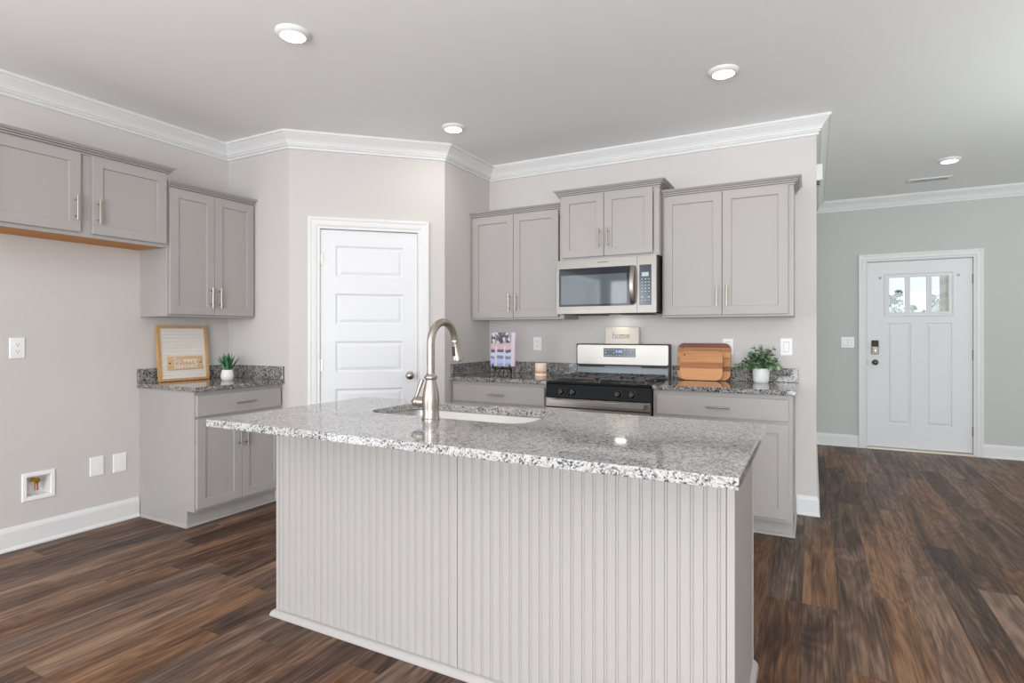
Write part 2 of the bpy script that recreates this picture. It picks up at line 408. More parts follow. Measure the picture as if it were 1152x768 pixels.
# stroke lettering: slab-serif glyphs as polylines on a unit grid (x-height 0.62, cap height 1)
def arc(cx, cy, rx, ry, a0, a1, n=10):
    return [(cx + rx * math.cos(R(a0 + (a1 - a0) * k / n)), cy + ry * math.sin(R(a0 + (a1 - a0) * k / n))) for k in range(n + 1)]
GL = {
 'h': (0.72, [[(0.14, 0), (0.14, 1)], [(0.0, 1), (0.14, 1)], [(0.0, 0), (0.28, 0)], [(0.14, 0.42)] + arc(0.35, 0.42, 0.21, 0.2, 180, 0) + [(0.56, 0)], [(0.44, 0), (0.7, 0)]]),
 'o': (0.68, [arc(0.33, 0.31, 0.27, 0.31, 0, 360, 18)]),
 'm': (0.98, [[(0.12, 0), (0.12, 0.6)], [(0.0, 0.6), (0.12, 0.6)], [(0.0, 0), (0.24, 0)], [(0.12, 0.45)] + arc(0.29, 0.45, 0.17, 0.16, 180, 0) + [(0.46, 0)], [(0.46, 0.45)] + arc(0.63, 0.45, 0.17, 0.16, 180, 0) + [(0.8, 0)], [(0.36, 0), (0.56, 0)], [(0.7, 0), (0.92, 0)]]),
 'e': (0.66, [[(0.07, 0.33), (0.59, 0.33)] + arc(0.33, 0.31, 0.26, 0.31, 4, 320, 16)]),
 'S': (0.72, [arc(0.34, 0.74, 0.25, 0.25, 20, 270, 12) + arc(0.34, 0.25, 0.27, 0.25, 90, -160, 12)]),
 's': (0.58, [arc(0.27, 0.46, 0.18, 0.15, 20, 270, 10) + arc(0.27, 0.155, 0.2, 0.155, 90, -160, 10)]),
 'v': (0.66, [[(0.06, 0.6), (0.31, 0), (0.56, 0.6)], [(0.0, 0.6), (0.16, 0.6)], [(0.46, 0.6), (0.62, 0.6)]]),
 'r': (0.58, [[(0.16, 0), (0.16, 0.6)], [(0.02, 0.6), (0.16, 0.6)], [(0.02, 0), (0.34, 0)], [(0.16, 0.38)] + arc(0.36, 0.38, 0.2, 0.22, 180, 40)]),
 'y': (0.66, [[(0.06, 0.6), (0.31, 0.02)], [(0.58, 0.6), (0.24, -0.2), (0.08, -0.26)], [(0.0, 0.6), (0.16, 0.6)], [(0.48, 0.6), (0.64, 0.6)]]),
 'b': (0.68, [[(0.1, 0), (0.1, 1)], [(0.0, 1), (0.1, 1)], arc(0.35, 0.31, 0.25, 0.31, 180, -180, 18)]),
 'd': (0.68, [[(0.58, 0), (0.58, 1)], [(0.46, 1), (0.58, 1)], [(0.58, 0), (0.68, 0)], arc(0.33, 0.31, 0.25, 0.31, 0, 360, 18)]),
 'l': (0.42, [[(0.2, 0), (0.2, 1)], [(0.06, 1), (0.2, 1)], [(0.04, 0), (0.36, 0)]]),
 ' ': (0.55, []),
}
def text_bm(s, x0, z0, h, wgt, y0, y1, width=None):
    """lettering in the xz plane starting at x0, baseline z0, cap height h, raised from y0 to y1 (y1 < y0 faces the viewer)"""
    total = sum(GL[c][0] for c in s)
    k = h if width is None else width / total
    bm = bmesh.new(); x = x0
    for c in s:
        adv, strokes = GL[c]
        for st in strokes:
            P = [Vector((x + u * k, z0 + v * h)) for u, v in st]
            for a, b in zip(P, P[1:]):
                d = (b - a)
                if d.length < 1e-6: continue
                d = d.normalized(); nrm = Vector((-d.y, d.x)) * wgt / 2; e = d * wgt * 0.25
                q = [a - e + nrm, a - e - nrm, b + e - nrm, b + e + nrm]
                f = [bm.verts.new((p.x, y1, p.y)) for p in q]; g = [bm.verts.new((p.x, y0, p.y)) for p in q]
                bm.faces.new(f)
                for i in range(4):
                    j = (i + 1) % 4; bm.faces.new((f[i], g[i], g[j], f[j]))
        x += adv * k
    return bm

# ------------------------------------------------------------------ the room
H = 2.74
XS, YS = 0.6874, -1.4983         # stub wall beside the left cabinets
XT, YT = 1.5335, -0.7097         # far end of the diagonal pantry wall
XR, YH = 4.1345, 2.912           # end of the range wall, hall end wall
XE, YB = 8.5, -8.5
DA = math.atan2(YT - YS, XT - XS); DL = math.hypot(XT - XS, YT - YS)

struct('floor', B(-0.3, XE + 0.3, YB - 0.3, YH + 0.12, -0.15, 0), M_floor)
struct('ceiling', B(-0.3, XE + 0.3, YB - 0.3, YH + 0.3, H, H + 0.12), M_ceil)

# left wall with the opening for the recessed water box
bm = bmesh.new()
add_prism(bm, [(YB, 0), (YS + 0.1, 0), (YS + 0.1, H), (YB, H)], -0.14, 0.0, 'yz', holes=[[(-2.815, 0.285), (-2.692, 0.285), (-2.692, 0.408), (-2.815, 0.408)], [(-8.1, 0.1), (-5.5, 0.1), (-5.5, 2.4), (-8.1, 2.4)]])
struct('wall_left', bm, M_wall)
struct('wall_pantry_front', B(0, XS, YS, YS + 0.1, 0, H), M_wall)
# diagonal wall: three pieces round the door opening, one mesh
D0, D1, DZ = 0.214, 0.950, 2.047
bm = bmesh.new()
add_prism(bm, [(0, 0), (D0, 0), (D0, DZ), (D1, DZ), (D1, 0), (DL, 0), (DL, H), (0, H)], 0.0, 0.1, 'xz')
xform(bm, Matrix.Translation((XS, YS, 0)) @ Matrix.Rotation(DA, 4, 'Z'))
struct('wall_pantry_diagonal', bm, M_wall)
struct('wall_pantry_side', B(XT - 0.1, XT, YT, 0.0, 0, H), M_wall)
struct('wall_back', B(XT - 0.1, XR, 0, 0.12, 0, H), M_wall)
struct('wall_hall_side', B(XR - 0.12, XR, 0.12, YH, 0, H), M_hallw)
F0, F1, FZ = 4.632, 5.576, 2.052  # entry door opening
bm = bmesh.new()
add_prism(bm, [(XR - 0.12, 0), (F0, 0), (F0, FZ), (F1, FZ), (F1, 0), (XE, 0), (XE, H), (XR - 0.12, H)], YH, YH + 0.15, 'xz')
struct('wall_hall_end', bm, M_hallw)
WZ0, WZ1 = 0.7, 2.4
bm = bmesh.new()
add_prism(bm, [(-0.14, 0), (XE + 0.14, 0), (XE + 0.14, H), (-0.14, H)], YB - 0.14, YB, 'xz',
          holes=[[(0.17, WZ0), (1.07, WZ0), (1.07, WZ1), (0.17, WZ1)], [(3.50, 0.10), (7.10, 0.10), (7.10, 2.40), (3.50, 2.40)]])
struct('wall_rear', bm, M_wall)
bm = bmesh.new()
add_prism(bm, [(YB, 0), (YH + 0.15, 0), (YH + 0.15, H), (YB, H)], XE, XE + 0.14, 'yz',
          holes=[[(wy - 0.85, WZ0), (wy + 0.85, WZ0), (wy + 0.85, WZ1), (wy - 0.85, WZ1)] for wy in (1.2,)])
struct('wall_right', bm, M_wall)

def window(name, c, rotz, hw, z0, z1, muntins):
    r = thing(name, None, None, c, rotz, kind='structure')
    bm = bmesh.new(); f = 0.06
    L = [(-hw, -hw + f, z0, z1), (hw - f, hw, z0, z1), (-hw + f, hw - f, z0, z0 + f), (-hw + f, hw - f, z1 - f, z1)]
    L += [(x - 0.03, x + 0.03, z0 + f, z1 - f) for x in muntins]
    for a in L: add_box(bm, a[0], a[1], 0.05, 0.1, a[2], a[3], 0.004)
    obj('window_frame', bm, M_trim, r)
    obj('pane', B(-hw + f, hw - f, 0.072, 0.076, z0 + f, z1 - f), M_glass, r)
window('window_1', (0.62, YB, 0), PI, 0.45, WZ0, WZ1, (0.0,))
window('window_2', (5.30, YB, 0), PI, 1.80, 0.10, 2.40, (-0.6, 0.6))
window('added_window_3', (0, -6.8, 0), PI / 2, 1.30, 0.10, 2.40, (0.0,))  # unseen window, added and sized for its light
window('window_4', (XE, 1.2, 0), -PI / 2, 0.85, WZ0, WZ1, (0.0,))

# crown moulding (out, z), run with the room on the right-hand side
CR = [(0.0, H), (0.088, H), (0.088, H - 0.018), (0.076, H - 0.018), (0.076, H - 0.024), (0.066, H - 0.034), (0.046, H - 0.056), (0.036, H - 0.074), (0.033, H - 0.084), (0.022, H - 0.084), (0.022, H - 0.088), (0.026, H - 0.092), (0.026, H - 0.098), (0.012, H - 0.098), (0.012, H - 0.102), (0.016, H - 0.106), (0.014, H - 0.116), (0.0, H - 0.118)]
struct('trim_1', sweep(bmesh.new(), [(0, YB), (0, YS), (XS, YS), (XT, YT), (XT, 0), (XR, 0), (XR, YH), (XE, YH)], CR), M_trim)
BB = [(0, 0), (0.022, 0), (0.022, 0.010), (0.014, 0.022), (0.014, 0.108), (0.011, 0.120), (0.006, 0.132), (0, 0.135)]
struct('baseboard_left', sweep(bmesh.new(), [(0, YB), (0, -2.182)], BB), M_trim)
struct('baseboard_back', sweep(bmesh.new(), [(4.012, 0), (XR, 0), (XR, YH), (4.558, YH)], BB), M_trim)
struct('baseboard_hall', sweep(bmesh.new(), [(5.648, YH), (XE, YH)], BB), M_trim)

# casings: profile across the width, mitred round three sides of an opening (local xz plane, y<0 towards the viewer)
def casing_bm(x0, x1, z1, w):
    prof = [(0.0, 0.0), (0.0, -0.011), (0.006, -0.014), (0.012, -0.012), (0.018, -0.012), (0.030, -0.018), (w - 0.026, -0.020), (w - 0.020, -0.024), (w - 0.004, -0.024), (w, -0.020), (w, 0.0)]
    bm = bmesh.new(); rings = []
    for (px, pz, dx, dz) in ((x0, 0.0, -1, 0), (x0, z1, -1, 1), (x1, z1, 1, 1), (x1, 0.0, 1, 0)):
        rings.append([bm.verts.new((px + dx * o, y, pz + dz * o)) for o, y in prof])
    k = len(prof)
    for a, b in zip(rings, rings[1:]):
        for i in range(k):
            j = (i + 1) % k; bm.faces.new((a[i], a[j], b[j], b[i]))
    bm.faces.new(rings[0]); bm.faces.new(rings[-1][::-1])
    return bm
def slab_door(x0, x1, z0, z1, yf, yb, panels, steps, thru=()):
    """door leaf with sunk-and-raised panels: panels = (x0,x1,z0,z1); steps = [(inset, dy)] into the leaf"""
    bm = bmesh.new()
    xs = sorted({x0, x1, *[p[0] for p in panels], *[p[1] for p in panels], *[p[0] for p in thru], *[p[1] for p in thru]})
    zs = sorted({z0, z1, *[p[2] for p in panels], *[p[3] for p in panels], *[p[2] for p in thru], *[p[3] for p in thru]})
    inside = lambda x, z, L: any(p[0] < x < p[1] and p[2] < z < p[3] for p in L)
    for a, b in zip(xs, xs[1:]):
        for c, d in zip(zs, zs[1:]):
            mx_, mz = (a + b) / 2, (c + d) / 2
            if inside(mx_, mz, thru): continue
            if not inside(mx_, mz, panels):
                bm.faces.new([bm.verts.new(p) for p in ((a, yf, c), (b, yf, c), (b, yf, d), (a, yf, d))])
            bm.faces.new([bm.verts.new(p) for p in ((a, yb, c), (a, yb, d), (b, yb, d), (b, yb, c))])
    for p in panels:
        rect_lathe(bm, *p, [(i, yf + dy) for i, dy in steps], cap_first=False)
    for p in thru:
        rect_lathe(bm, *p, [(0, yf), (0, yb)], False, False)
    rect_lathe(bm, x0, x1, z0, z1, [(0, yf), (0, yb)], False, False)
    bmesh.ops.remove_doubles(bm, verts=bm.verts, dist=1e-5)
    return bm
def hinge_bm(x, y, z, h=0.09):
    bm = bmesh.new(); add_lathe(bm, [(0.0065, z - h / 2), (0.0065, z + h / 2)], (x, y, 0), 10)
    add_lathe(bm, [(0.004, z + h / 2), (0.0045, z + h / 2 + 0.006)], (x, y, 0), 10)
    add_box(bm, x - 0.004, x + 0.016, y + 0.002, y + 0.005, z - h / 2, z + h / 2)
    return bm
def knob(parent, x, y, z, m, r=0.027):
    """round door knob with its rosette, pointing to -y"""
    bm = bmesh.new()
    add_lathe(bm, [(0.031, 0.0), (0.031, -0.004), (0.026, -0.009), (0.012, -0.012), (0.011, -0.028), (r * 0.75, -0.036), (r, -0.047), (r * 0.97, -0.056), (r * 0.7, -0.064), (0.003, -0.067)], (x, y, z), 24, 'y')
    return obj('door_knob', bm, m, parent)

# pantry door on the diagonal wall
dr = thing('door_1', 'white five panel pantry door on the diagonal wall', 'door', (XS, YS, 0), DA, kind='structure')
obj('door_casing', casing_bm(D0 + 0.006, D1 - 0.006, DZ - 0.004, 0.088), M_trim, dr)
bm = bmesh.new()
for a in ((D0, D0 + 0.005, 0.0, DZ), (D1 - 0.005, D1, 0.0, DZ), (D0 + 0.005, D1 - 0.005, DZ - 0.003, DZ)): add_box(bm, a[0], a[1], -0.002, 0.1, a[2], a[3])
obj('door_jamb', bm, M_trim, dr)
pan = [(0.330, 0.834, z, z + 0.236) for z in (1.685, 1.324, 0.963, 0.602, 0.241)]
leaf = obj('door_leaf', slab_door(0.222, 0.942, 0.012, 2.038, 0.004, 0.04, pan, [(0, 0), (0.003, 0.004), (0.012, 0.010), (0.018, 0.010), (0.040, 0.003), (0.042, 0.003)]), M_door, dr)
for z in (1.82, 1.02, 0.22): obj('hinge', hinge_bm(0.2205, -0.006, z), M_nickel, dr)
knob(dr, 0.882, 0.004, 0.932, M_nickel, 0.029)
obj('strike_plate', B(0.9415, 0.9455, -0.002, 0.004, 0.90, 0.96), M_bronze, dr)

# entry door at the end of the hall
er = thing('door_2', 'white craftsman entry door with three small panes at the end of the hall', 'door', (0, YH, 0), 0, kind='structure')
obj('door_casing', casing_bm(F0 + 0.010, F1 - 0.010, FZ - 0.008, 0.082), M_trim, er)
bm = bmesh.new()
for a in ((F0, F0 + 0.011, 0.0, FZ), (F1 - 0.011, F1, 0.0, FZ), (F0 + 0.011, F1 - 0.011, FZ - 0.010, FZ)): add_box(bm, a[0], a[1], -0.002, 0.14, a[2], a[3])
obj('door_jamb', bm, M_trim, er)
PZ = (1.480, 1.874)
panes = [(4.838, 4.999, *PZ), (5.026, 5.187, *PZ), (5.214, 5.375, *PZ)]
steps2 = [(0, 0), (0.008, 0.006), (0.018, 0.006), (0.034, 0.001), (0.036, 0.001)]
leaf = obj('door_leaf', slab_door(4.646, 5.562, 0.032, 2.038, 0.016, 0.06, [(4.826, 5.040, 0.282, 1.372), (5.172, 5.394, 0.282, 1.372)], steps2, panes), M_door, er)
bm = bmesh.new()
for p in panes: rect_lathe(bm, p[0] - 0.001, p[1] + 0.001, p[2] - 0.001, p[3] + 0.001, [(0.0, 0.016), (-0.006, 0.010), (0.010, 0.010), (0.012, 0.034), (0.0, 0.034)], False, False)
rect_lathe(bm, 4.800, 5.413, 1.442, 1.910, [(0, 0.016), (0.003, 0.006), (0.016, 0.010), (0.019, 0.016)], False, False)
obj('window_moulding', bm, M_door, er)
for p in panes: obj('pane', B(p[0] - 0.001, p[1] + 0.001, 0.036, 0.040, p[2] - 0.001, p[3] + 0.001), M_glass, er)
for z in (1.82, 1.04, 0.25): obj('hinge', hinge_bm(5.566, 0.008, z, 0.1), M_bronze, er)
lock = obj('keypad_lock', B(4.683, 4.749, -0.008, 0.016, 1.035, 1.186, 0.006, 2), M_bronze, er)
obj('keypad', B(4.689, 4.743, -0.0115, -0.007, 1.115, 1.181, 0.002), M_black, lock)
bm = bmesh.new(); add_lathe(bm, [(0.019, -0.007), (0.019, -0.016), (0.012, -0.026), (0.002, -0.027)], (4.716, 0, 1.075), 20, 'y'); add_box(bm, 4.712, 4.720, -0.036, -0.022, 1.057, 1.093, 0.002)
obj('thumb_turn', bm, M_nickel, lock)
knob(er, 4.718, 0.016, 0.945, M_bronze, 0.027)
obj('strike_plate', B(4.6405, 4.6465, 0.004, 0.018, 0.91, 0.98), M_bronze, er)
for x in (4.762, 5.447):
    obj('hook', add_lathe(bmesh.new(), [(0.013, 0.016), (0.013, 0.011), (0.005, 0.007)], (x, 0, 1.866), 14, 'y'), M_gap, er)
obj('threshold', B(F0, F1, -0.035, 0.15, 0.0, 0.024, 0.004), M_jamb, er)
obj('latch_hook', B(4.598, 4.606, -0.034, -0.018, 1.985, 2.03, 0.002), M_plast, er)

# ------------------------------------------------------------------ cabinets
def shaker(x0, x1, z0, z1, yf, th=0.019, rail=0.058):
    bm = bmesh.new()
    return rect_lathe(bm, x0, x1, z0, z1, [(0, yf + th), (0, yf + 0.0015), (0.0015, yf), (rail - 0.001, yf), (rail, yf + 0.001), (rail + 0.002, yf + 0.0095)])
def slab_front(x0, x1, z0, z1, yf, th=0.019):
    return rect_lathe(bmesh.new(), x0, x1, z0, z1, [(0, yf + th), (0, yf + 0.002), (0.002, yf)])
def bar_pull(parent, x, y, z, vertical=True, L=0.145):
    bm = bmesh.new(); yo = y - 0.030
    if vertical:
        add_tube(bm, [(x, yo, z - L / 2), (x, yo, z + L / 2)], 0.0058, 12)
        for s in (-1, 1): add_tube(bm, [(x, y, z + s * 0.048), (x, yo, z + s * 0.048)], 0.0045, 8)
    else:
        add_tube(bm, [(x - L / 2, yo, z), (x + L / 2, yo, z)], 0.0058, 12)
        for s in (-1, 1): add_tube(bm, [(x + s * 0.048, y, z), (x + s * 0.048, yo, z)], 0.0045, 8)
    return obj('handle', bm, M_nickel, parent)
CC = [(0.0, -0.006), (0.010, -0.006), (0.010, 0.002), (0.001, 0.002), (0.001, 0.007), (0.019, 0.007), (0.019, 0.014), (0.008, 0.014), (0.008, 0.019), (0.028, 0.019), (0.028, 0.025), (0.020, 0.025), (0.020, 0.028), (0.032, 0.029), (0.046, 0.041), (0.046, 0.045), (0.0, 0.045)]
def wall_cabinet(name, label, loc, rotz, w, d, z0, z1, doors, handles, crown, group, under=M_cab, dz=(0.016, 0.004), crown_h=1.0):
    """doors = [(x0,x1)], handles = [(door index, x, z)], crown = local plan path of the cornice"""
    t = thing(name, label, 'cabinet', loc, rotz, group)
    bm = bmesh.new()
    add_box(bm, 0, 0.018, -d + 0.019, 0, z0 + 0.001, z1); add_box(bm, w - 0.018, w, -d + 0.019, 0, z0 + 0.001, z1)
    add_box(bm, 0.018, w - 0.018, -d + 0.019, 0, z1 - 0.018, z1); add_box(bm, 0.018, w - 0.018, -0.008, 0, z0 + 0.02, z1 - 0.018)
    obj('carcass', bm, M_cab, t)
    bm = bmesh.new()
    xs = [0, 0.034] + [w - 0.034, w]
    add_box(bm, 0, 0.04, -d, -d + 0.019, z0, z1, 0.001); add_box(bm, w - 0.04, w, -d, -d + 0.019, z0, z1, 0.001)
    add_box(bm, 0.04, w - 0.04, -d, -d + 0.019, z0, z0 + 0.04); add_box(bm, 0.04, w - 0.04, -d, -d + 0.019, z1 - 0.04, z1)
    m0 = (doors[0][1] + doors[1][0]) / 2; hw = max(0.022, (doors[1][0] - doors[0][1]) / 2 + 0.02)
    add_box(bm, m0 - hw, m0 + hw, -d, -d + 0.019, z0 + 0.04, z1 - 0.04)
    obj('face_frame', bm, M_cab, t)
    ub = obj('bottom_panel', B(0.018, w - 0.018, -d + 0.019, -0.001, z0 + 0.002, z0 + 0.016), under, t)
    if under is not M_cab: ub['label'] = 'honey coloured wooden underside'
    ds = [obj('door', shaker(a, b, z0 + dz[0], z1 - dz[1], -d - 0.02), M_cab, t) for a, b in doors]
    for k, x, z in handles:
        h = bar_pull(None, x, -d - 0.02, z); h.parent = ds[k]; h.location = h.location - ds[k].location
    obj('cornice', sweep(bmesh.new(), crown, [(o, z1 + z * crown_h) for o, z in CC]), M_cab, t)
    return t
GU = 'grey shaker wall cabinets'
# on the left wall: local +x runs towards the back of the room, local -y into the room
LROT = PI / 2
YL = -2.170
wall_cabinet('wall_cabinet', 'wide short grey wall cabinet high over the empty fridge space, honey wooden underside', (0, YL - 0.97, 0), LROT, 0.968, 0.305, 1.828, 2.318,
    [(0.02, 0.459), (0.520, 0.960)], [(0, 0.430, 1.986), (1, 0.548, 1.983)], [(0.0, -0.305), (0.968, -0.305), (0.968, -0.0)][::1], GU, M_under, (0.022, 0.006), 0.95)
wall_cabinet('wall_cabinet', 'tall grey wall cabinet over the counter with the letter board', (0, YL, 0), LROT, 0.668, 0.305, 1.372, 2.236,
    [(0.012, 0.332), (0.336, 0.654)], [(0, 0.300, 1.512), (1, 0.364, 1.512)], [(0.004, -0.305), (0.668, -0.305)], GU)
# on the range wall: local axes are the room's axes
wall_cabinet('wall_cabinet', 'tall grey wall cabinet left of the microwave, over the book on its easel', (XT + 0.004, 0, 0), 0, 0.850, 0.305, 1.372, 2.236,
    [(0.014, 0.404), (0.408, 0.806)], [(0, 0.376, 1.512), (1, 0.437, 1.512)], [(0.0, -0.305), (0.850, -0.305)], GU)
wall_cabinet('wall_cabinet', 'short grey wall cabinet directly above the microwave', (2.390, 0, 0), 0, 0.760, 0.392, 1.815, 2.305,
    [(0.022, 0.354), (0.358, 0.716)], [(0, 0.324, 1.962), (1, 0.388, 1.962)], [(0.0, -0.05), (0.0, -0.392), (0.760, -0.392), (0.760, -0.002)], GU, M_cab, (0.018, 0.006))
wall_cabinet('wall_cabinet', 'tall grey wall cabinet right of the microwave, over the cutting boards', (3.153, 0, 0), 0, 0.849, 0.305, 1.372, 2.236,
    [(0.014, 0.407), (0.411, 0.816)], [(0, 0.377, 1.515), (1, 0.441, 1.515)], [(0.002, -0.305), (0.849, -0.305), (0.849, -0.002)], GU)

def base_cabinet(label, loc, rotz, w, left_end, right_end, front, doors, handles, drawer, dh):
    t = thing('base_cabinet', label, 'cabinet', loc, rotz, 'grey shaker base cabinets')
    d = 0.61; zt = 0.884
    side = [(0, 0), (-d + 0.076, 0), (-d + 0.076, 0.108), (-d + 0.019, 0.108), (-d + 0.019, zt), (0, zt)]
    bm = bmesh.new()
    add_prism(bm, side, 0, 0.018, 'yz'); add_prism(bm, side, w - 0.018, w, 'yz')
    add_box(bm, 0.018, w - 0.018, -d + 0.019, 0, 0.108, 0.124); add_box(bm, 0.018, w - 0.018, -0.008, 0, 0.124, zt)
    obj('carcass', bm, M_cab, t)
    obj('toe_kick', B(0.018, w - 0.018, -d + 0.077, -d + 0.089, 0.0, 0.108), M_cab, t)
    f0, f1 = front; bm = bmesh.new()
    for a in ((0, f0 + 0.014, 0.108, zt), (f1 - 0.014, w, 0.108, zt), (f0 + 0.014, f1 - 0.014, 0.108, 0.146), (f0 + 0.014, f1 - 0.014, zt - 0.04, zt), (f0 + 0.014, f1 - 0.014, 0.69, 0.735)):
        add_box(bm, a[0], a[1], -d, -d + 0.019, a[2], a[3])
    obj('face_frame', bm, M_cab, t)
    dr_ = obj('drawer', slab_front(f0, f1, 0.722, 0.856, -d - 0.02), M_cab, t)
    for x in dh:
        h = bar_pull(None, x, -d - 0.02, 0.788, False); h.parent = dr_; h.location = h.location - dr_.location
    ds = [obj('door', shaker(a, b, 0.128, 0.704, -d - 0.02), M_cab, t) for a, b in doors]
    for k, x, z in handles:
        h = bar_pull(None, x, -d - 0.02, z); h.parent = ds[k]; h.location = h.location - ds[k].location
    SH = [(0, 0), (0.012, 0), (0.011, 0.008), (0.006, 0.014), (0.0, 0.018)]
    path = []
    yk = -d + 0.076
    path = ([(0.0, -0.024)] if left_end else []) + [(0.0, yk), (w, yk)] + ([(w, -0.024)] if right_end else [])
    obj('shoe_moulding', sweep(bmesh.new(), path, SH), M_isl, t)
    return t
base_cabinet('grey base cabinet on the left wall carrying the letter board counter', (0, -2.176, 0), LROT, 0.672, True, False, (0.008, 0.656),
    [(0.008, 0.330), (0.334, 0.656)], [(0, 0.306, 0.557), (1, 0.358, 0.557)], True, [0.350])
base_cabinet('grey base cabinet between the pantry side wall and the range', (XT + 0.004, 0, 0), 0, 0.853, False, False, (0.024, 0.826),
    [(0.024, 0.423), (0.427, 0.826)], [(0, 0.395, 0.62), (1, 0.455, 0.62)], True, [0.425])
base_cabinet('grey base cabinet right of the range under the cutting boards', (3.163, 0, 0), 0, 0.842, False, True, (0.026, 0.820),
    [(0.026, 0.421), (0.425, 0.820)], [(0, 0.393, 0.62), (1, 0.453, 0.62)], True, [0.418])

# ------------------------------------------------------------------ counters
def counter(label, parts, splashes):
    t = thing('countertop', label, 'countertop', (parts[0], parts[2], 0.884), 0, 'granite wall counters')
    x0, x1, y0, y1 = parts
    def loc(bm): return xform(bm, Matrix.Translation((-x0, -y0, -0.884)))
    obj('slab', loc(add_prism(bmesh.new(), [(x0, y0), (x1, y0), (x1, y1), (x0, y1)], 0.884, 0.914, 'xy', ch=0.003)), M_grand, t)
    for s in splashes: obj('backsplash', loc(B(*s, 0.9145, 1.013, 0.002)), M_grand, t)
counter('speckled granite counter on the left wall carrying the letter board', (0.001, 0.646, -2.192, YS - 0.001), [(0.001, 0.021, -2.192, YS - 0.022), (0.001, 0.642, YS - 0.0215, YS - 0.001)])
counter('speckled granite counter left of the range carrying book and candle', (XT + 0.001, 2.391, -0.65, -0.001), [(XT + 0.022, 2.391, -0.021, -0.001), (XT + 0.001, XT + 0.021, -0.63, -0.001)])
counter('speckled granite counter right of the range carrying cutting boards and plant', (3.162, 4.026, -0.65, -0.001), [(3.162, 4.022, -0.021, -0.001)])

# ------------------------------------------------------------------ island
IX0, IX1, IY0, IY1 = 1.972, 3.958, -3.010, -2.095
BX0, BX1, BY0, BY1 = 1.992, 3.912, -2.688, -2.120
isl = thing('kitchen_island', 'long island base clad in pale grey beadboard, under the granite top', 'kitchen island', (BX0, BY0, 0))
def L_(bm): return xform(bm, Matrix.Translation((-BX0, -BY0, 0)))
def beadboard(x0, x1, yf, z0, z1, first):
    """vertical beads every 38 mm: two fine grooves with a round bead between"""
    P, g, bd, dp = 0.0384, 0.0028, 0.0062, 0.0026
    pts = [(x0, yf)]
    x = first
    while x < x1 - 0.015:
        if x > x0 + 0.012:
            a = x - bd / 2
            pts += [(a - g, yf), (a - g * 0.5, yf + dp), (a, yf + 0.0006), (a + bd * 0.3, yf - 0.0003), (a + bd * 0.7, yf - 0.0003), (a + bd, yf + 0.0006), (a + bd + g * 0.5, yf + dp), (a + bd + g, yf)]
        x += P
    pts.append((x1, yf))
    bm = bmesh.new(); lo = [bm.verts.new((p[0], p[1], z0)) for p in pts]; hi = [bm.verts.new((p[0], p[1], z1)) for p in pts]
    for i in range(len(pts) - 1): bm.faces.new((lo[i], lo[i + 1], hi[i + 1], hi[i]))
    bl = [bm.verts.new((x0, yf + 0.008, z)) for z in (z0, z1)]; br = [bm.verts.new((x1, yf + 0.008, z)) for z in (z0, z1)]
    bm.faces.new((lo[0], hi[0], bl[1], bl[0])); bm.faces.new((lo[-1], br[0], br[1], hi[-1])); bm.faces.new((bl[0], bl[1], br[1], br[0]))
    return bm
obj('beadboard_panel', L_(beadboard(BX0 + 0.020, 2.9535, BY0, 0.0, 0.883, 2.037)), M_isl, isl)
obj('beadboard_panel', L_(beadboard(2.9565, BX1 - 0.024, BY0, 0.0, 0.883, 2.985)), M_isl, isl)
obj('corner_trim', L_(B(BX0, BX0 + 0.019, BY0 - 0.003, BY0 + 0.02, 0, 0.883, 0.002)), M_isl, isl)
obj('corner_trim', L_(B(BX1 - 0.022, BX1, BY0 - 0.002, BY0 + 0.0, 0, 0.883, 0.0008)), M_isl, isl)
obj('side_panel', L_(B(BX1 - 0.014, BX1, BY0 + 0.0015, BY1 - 0.012, 0, 0.883)), M_isl, isl)
obj('side_panel', L_(B(BX0, BX0 + 0.016, BY0 + 0.021, BY1 - 0.012, 0, 0.883)), M_isl, isl)
obj('corner_trim', L_(B(BX1 - 0.010, BX1 + 0.002, BY1 - 0.012, BY1, 0, 0.883, 0.0015)), M_isl, isl)
bm = bmesh.new(); add_box(bm, BX0 + 0.016, BX1 - 0.014, BY1 - 0.03, BY1 - 0.012, 0.108, 0.883); add_box(bm, BX0 + 0.016, BX1 - 0.014, BY1 - 0.09, BY1 - 0.075, 0.0, 0.108)
add_box(bm, BX0 + 0.016, BX1 - 0.014, BY0 + 0.012, BY1 - 0.03, 0.108, 0.124)
obj('carcass', L_(bm), M_isl, isl)
for k in range(4):
    x0 = BX0 + 0.03 + k * 0.466
    obj('door', L_(xform(shaker(-x0 - 0.455, -x0, 0.128, 0.86, -BY1 + 0.001 - 0.02 + 0.012), Matrix.Rotation(PI, 4, 'Z'))), M_isl, isl)
SHB = [(0, 0), (0.019, 0), (0.019, 0.006), (0.015, 0.017), (0.008, 0.024), (0.0, 0.027)]
obj('shoe_moulding', L_(sweep(bmesh.new(), [(BX1 + 0.001, BY1 - 0.002), (BX1 + 0.001, BY0 - 0.003), (BX0 - 0.001, BY0 - 0.003), (BX0 - 0.001, BY1 - 0.002)][::-1], SHB)), M_isl, isl)

SK = (2.372, 3.150, -2.545, -2.168)   # sink cut-out
it = thing('countertop', 'big pale speckled granite island top with the sink cut into it', 'countertop', (IX0, IY0, 0.884))
def T_(bm): return xform(bm, Matrix.Translation((-IX0, -IY0, -0.884)))
obj('slab', T_(add_prism(bmesh.new(), [(IX0, IY0), (IX1, IY0), (IX1, IY1), (IX0, IY1)], 0.884, 0.914, 'xy', holes=[rrect(*SK, 0.085, 8)], ch=0.003)), M_gran, it)

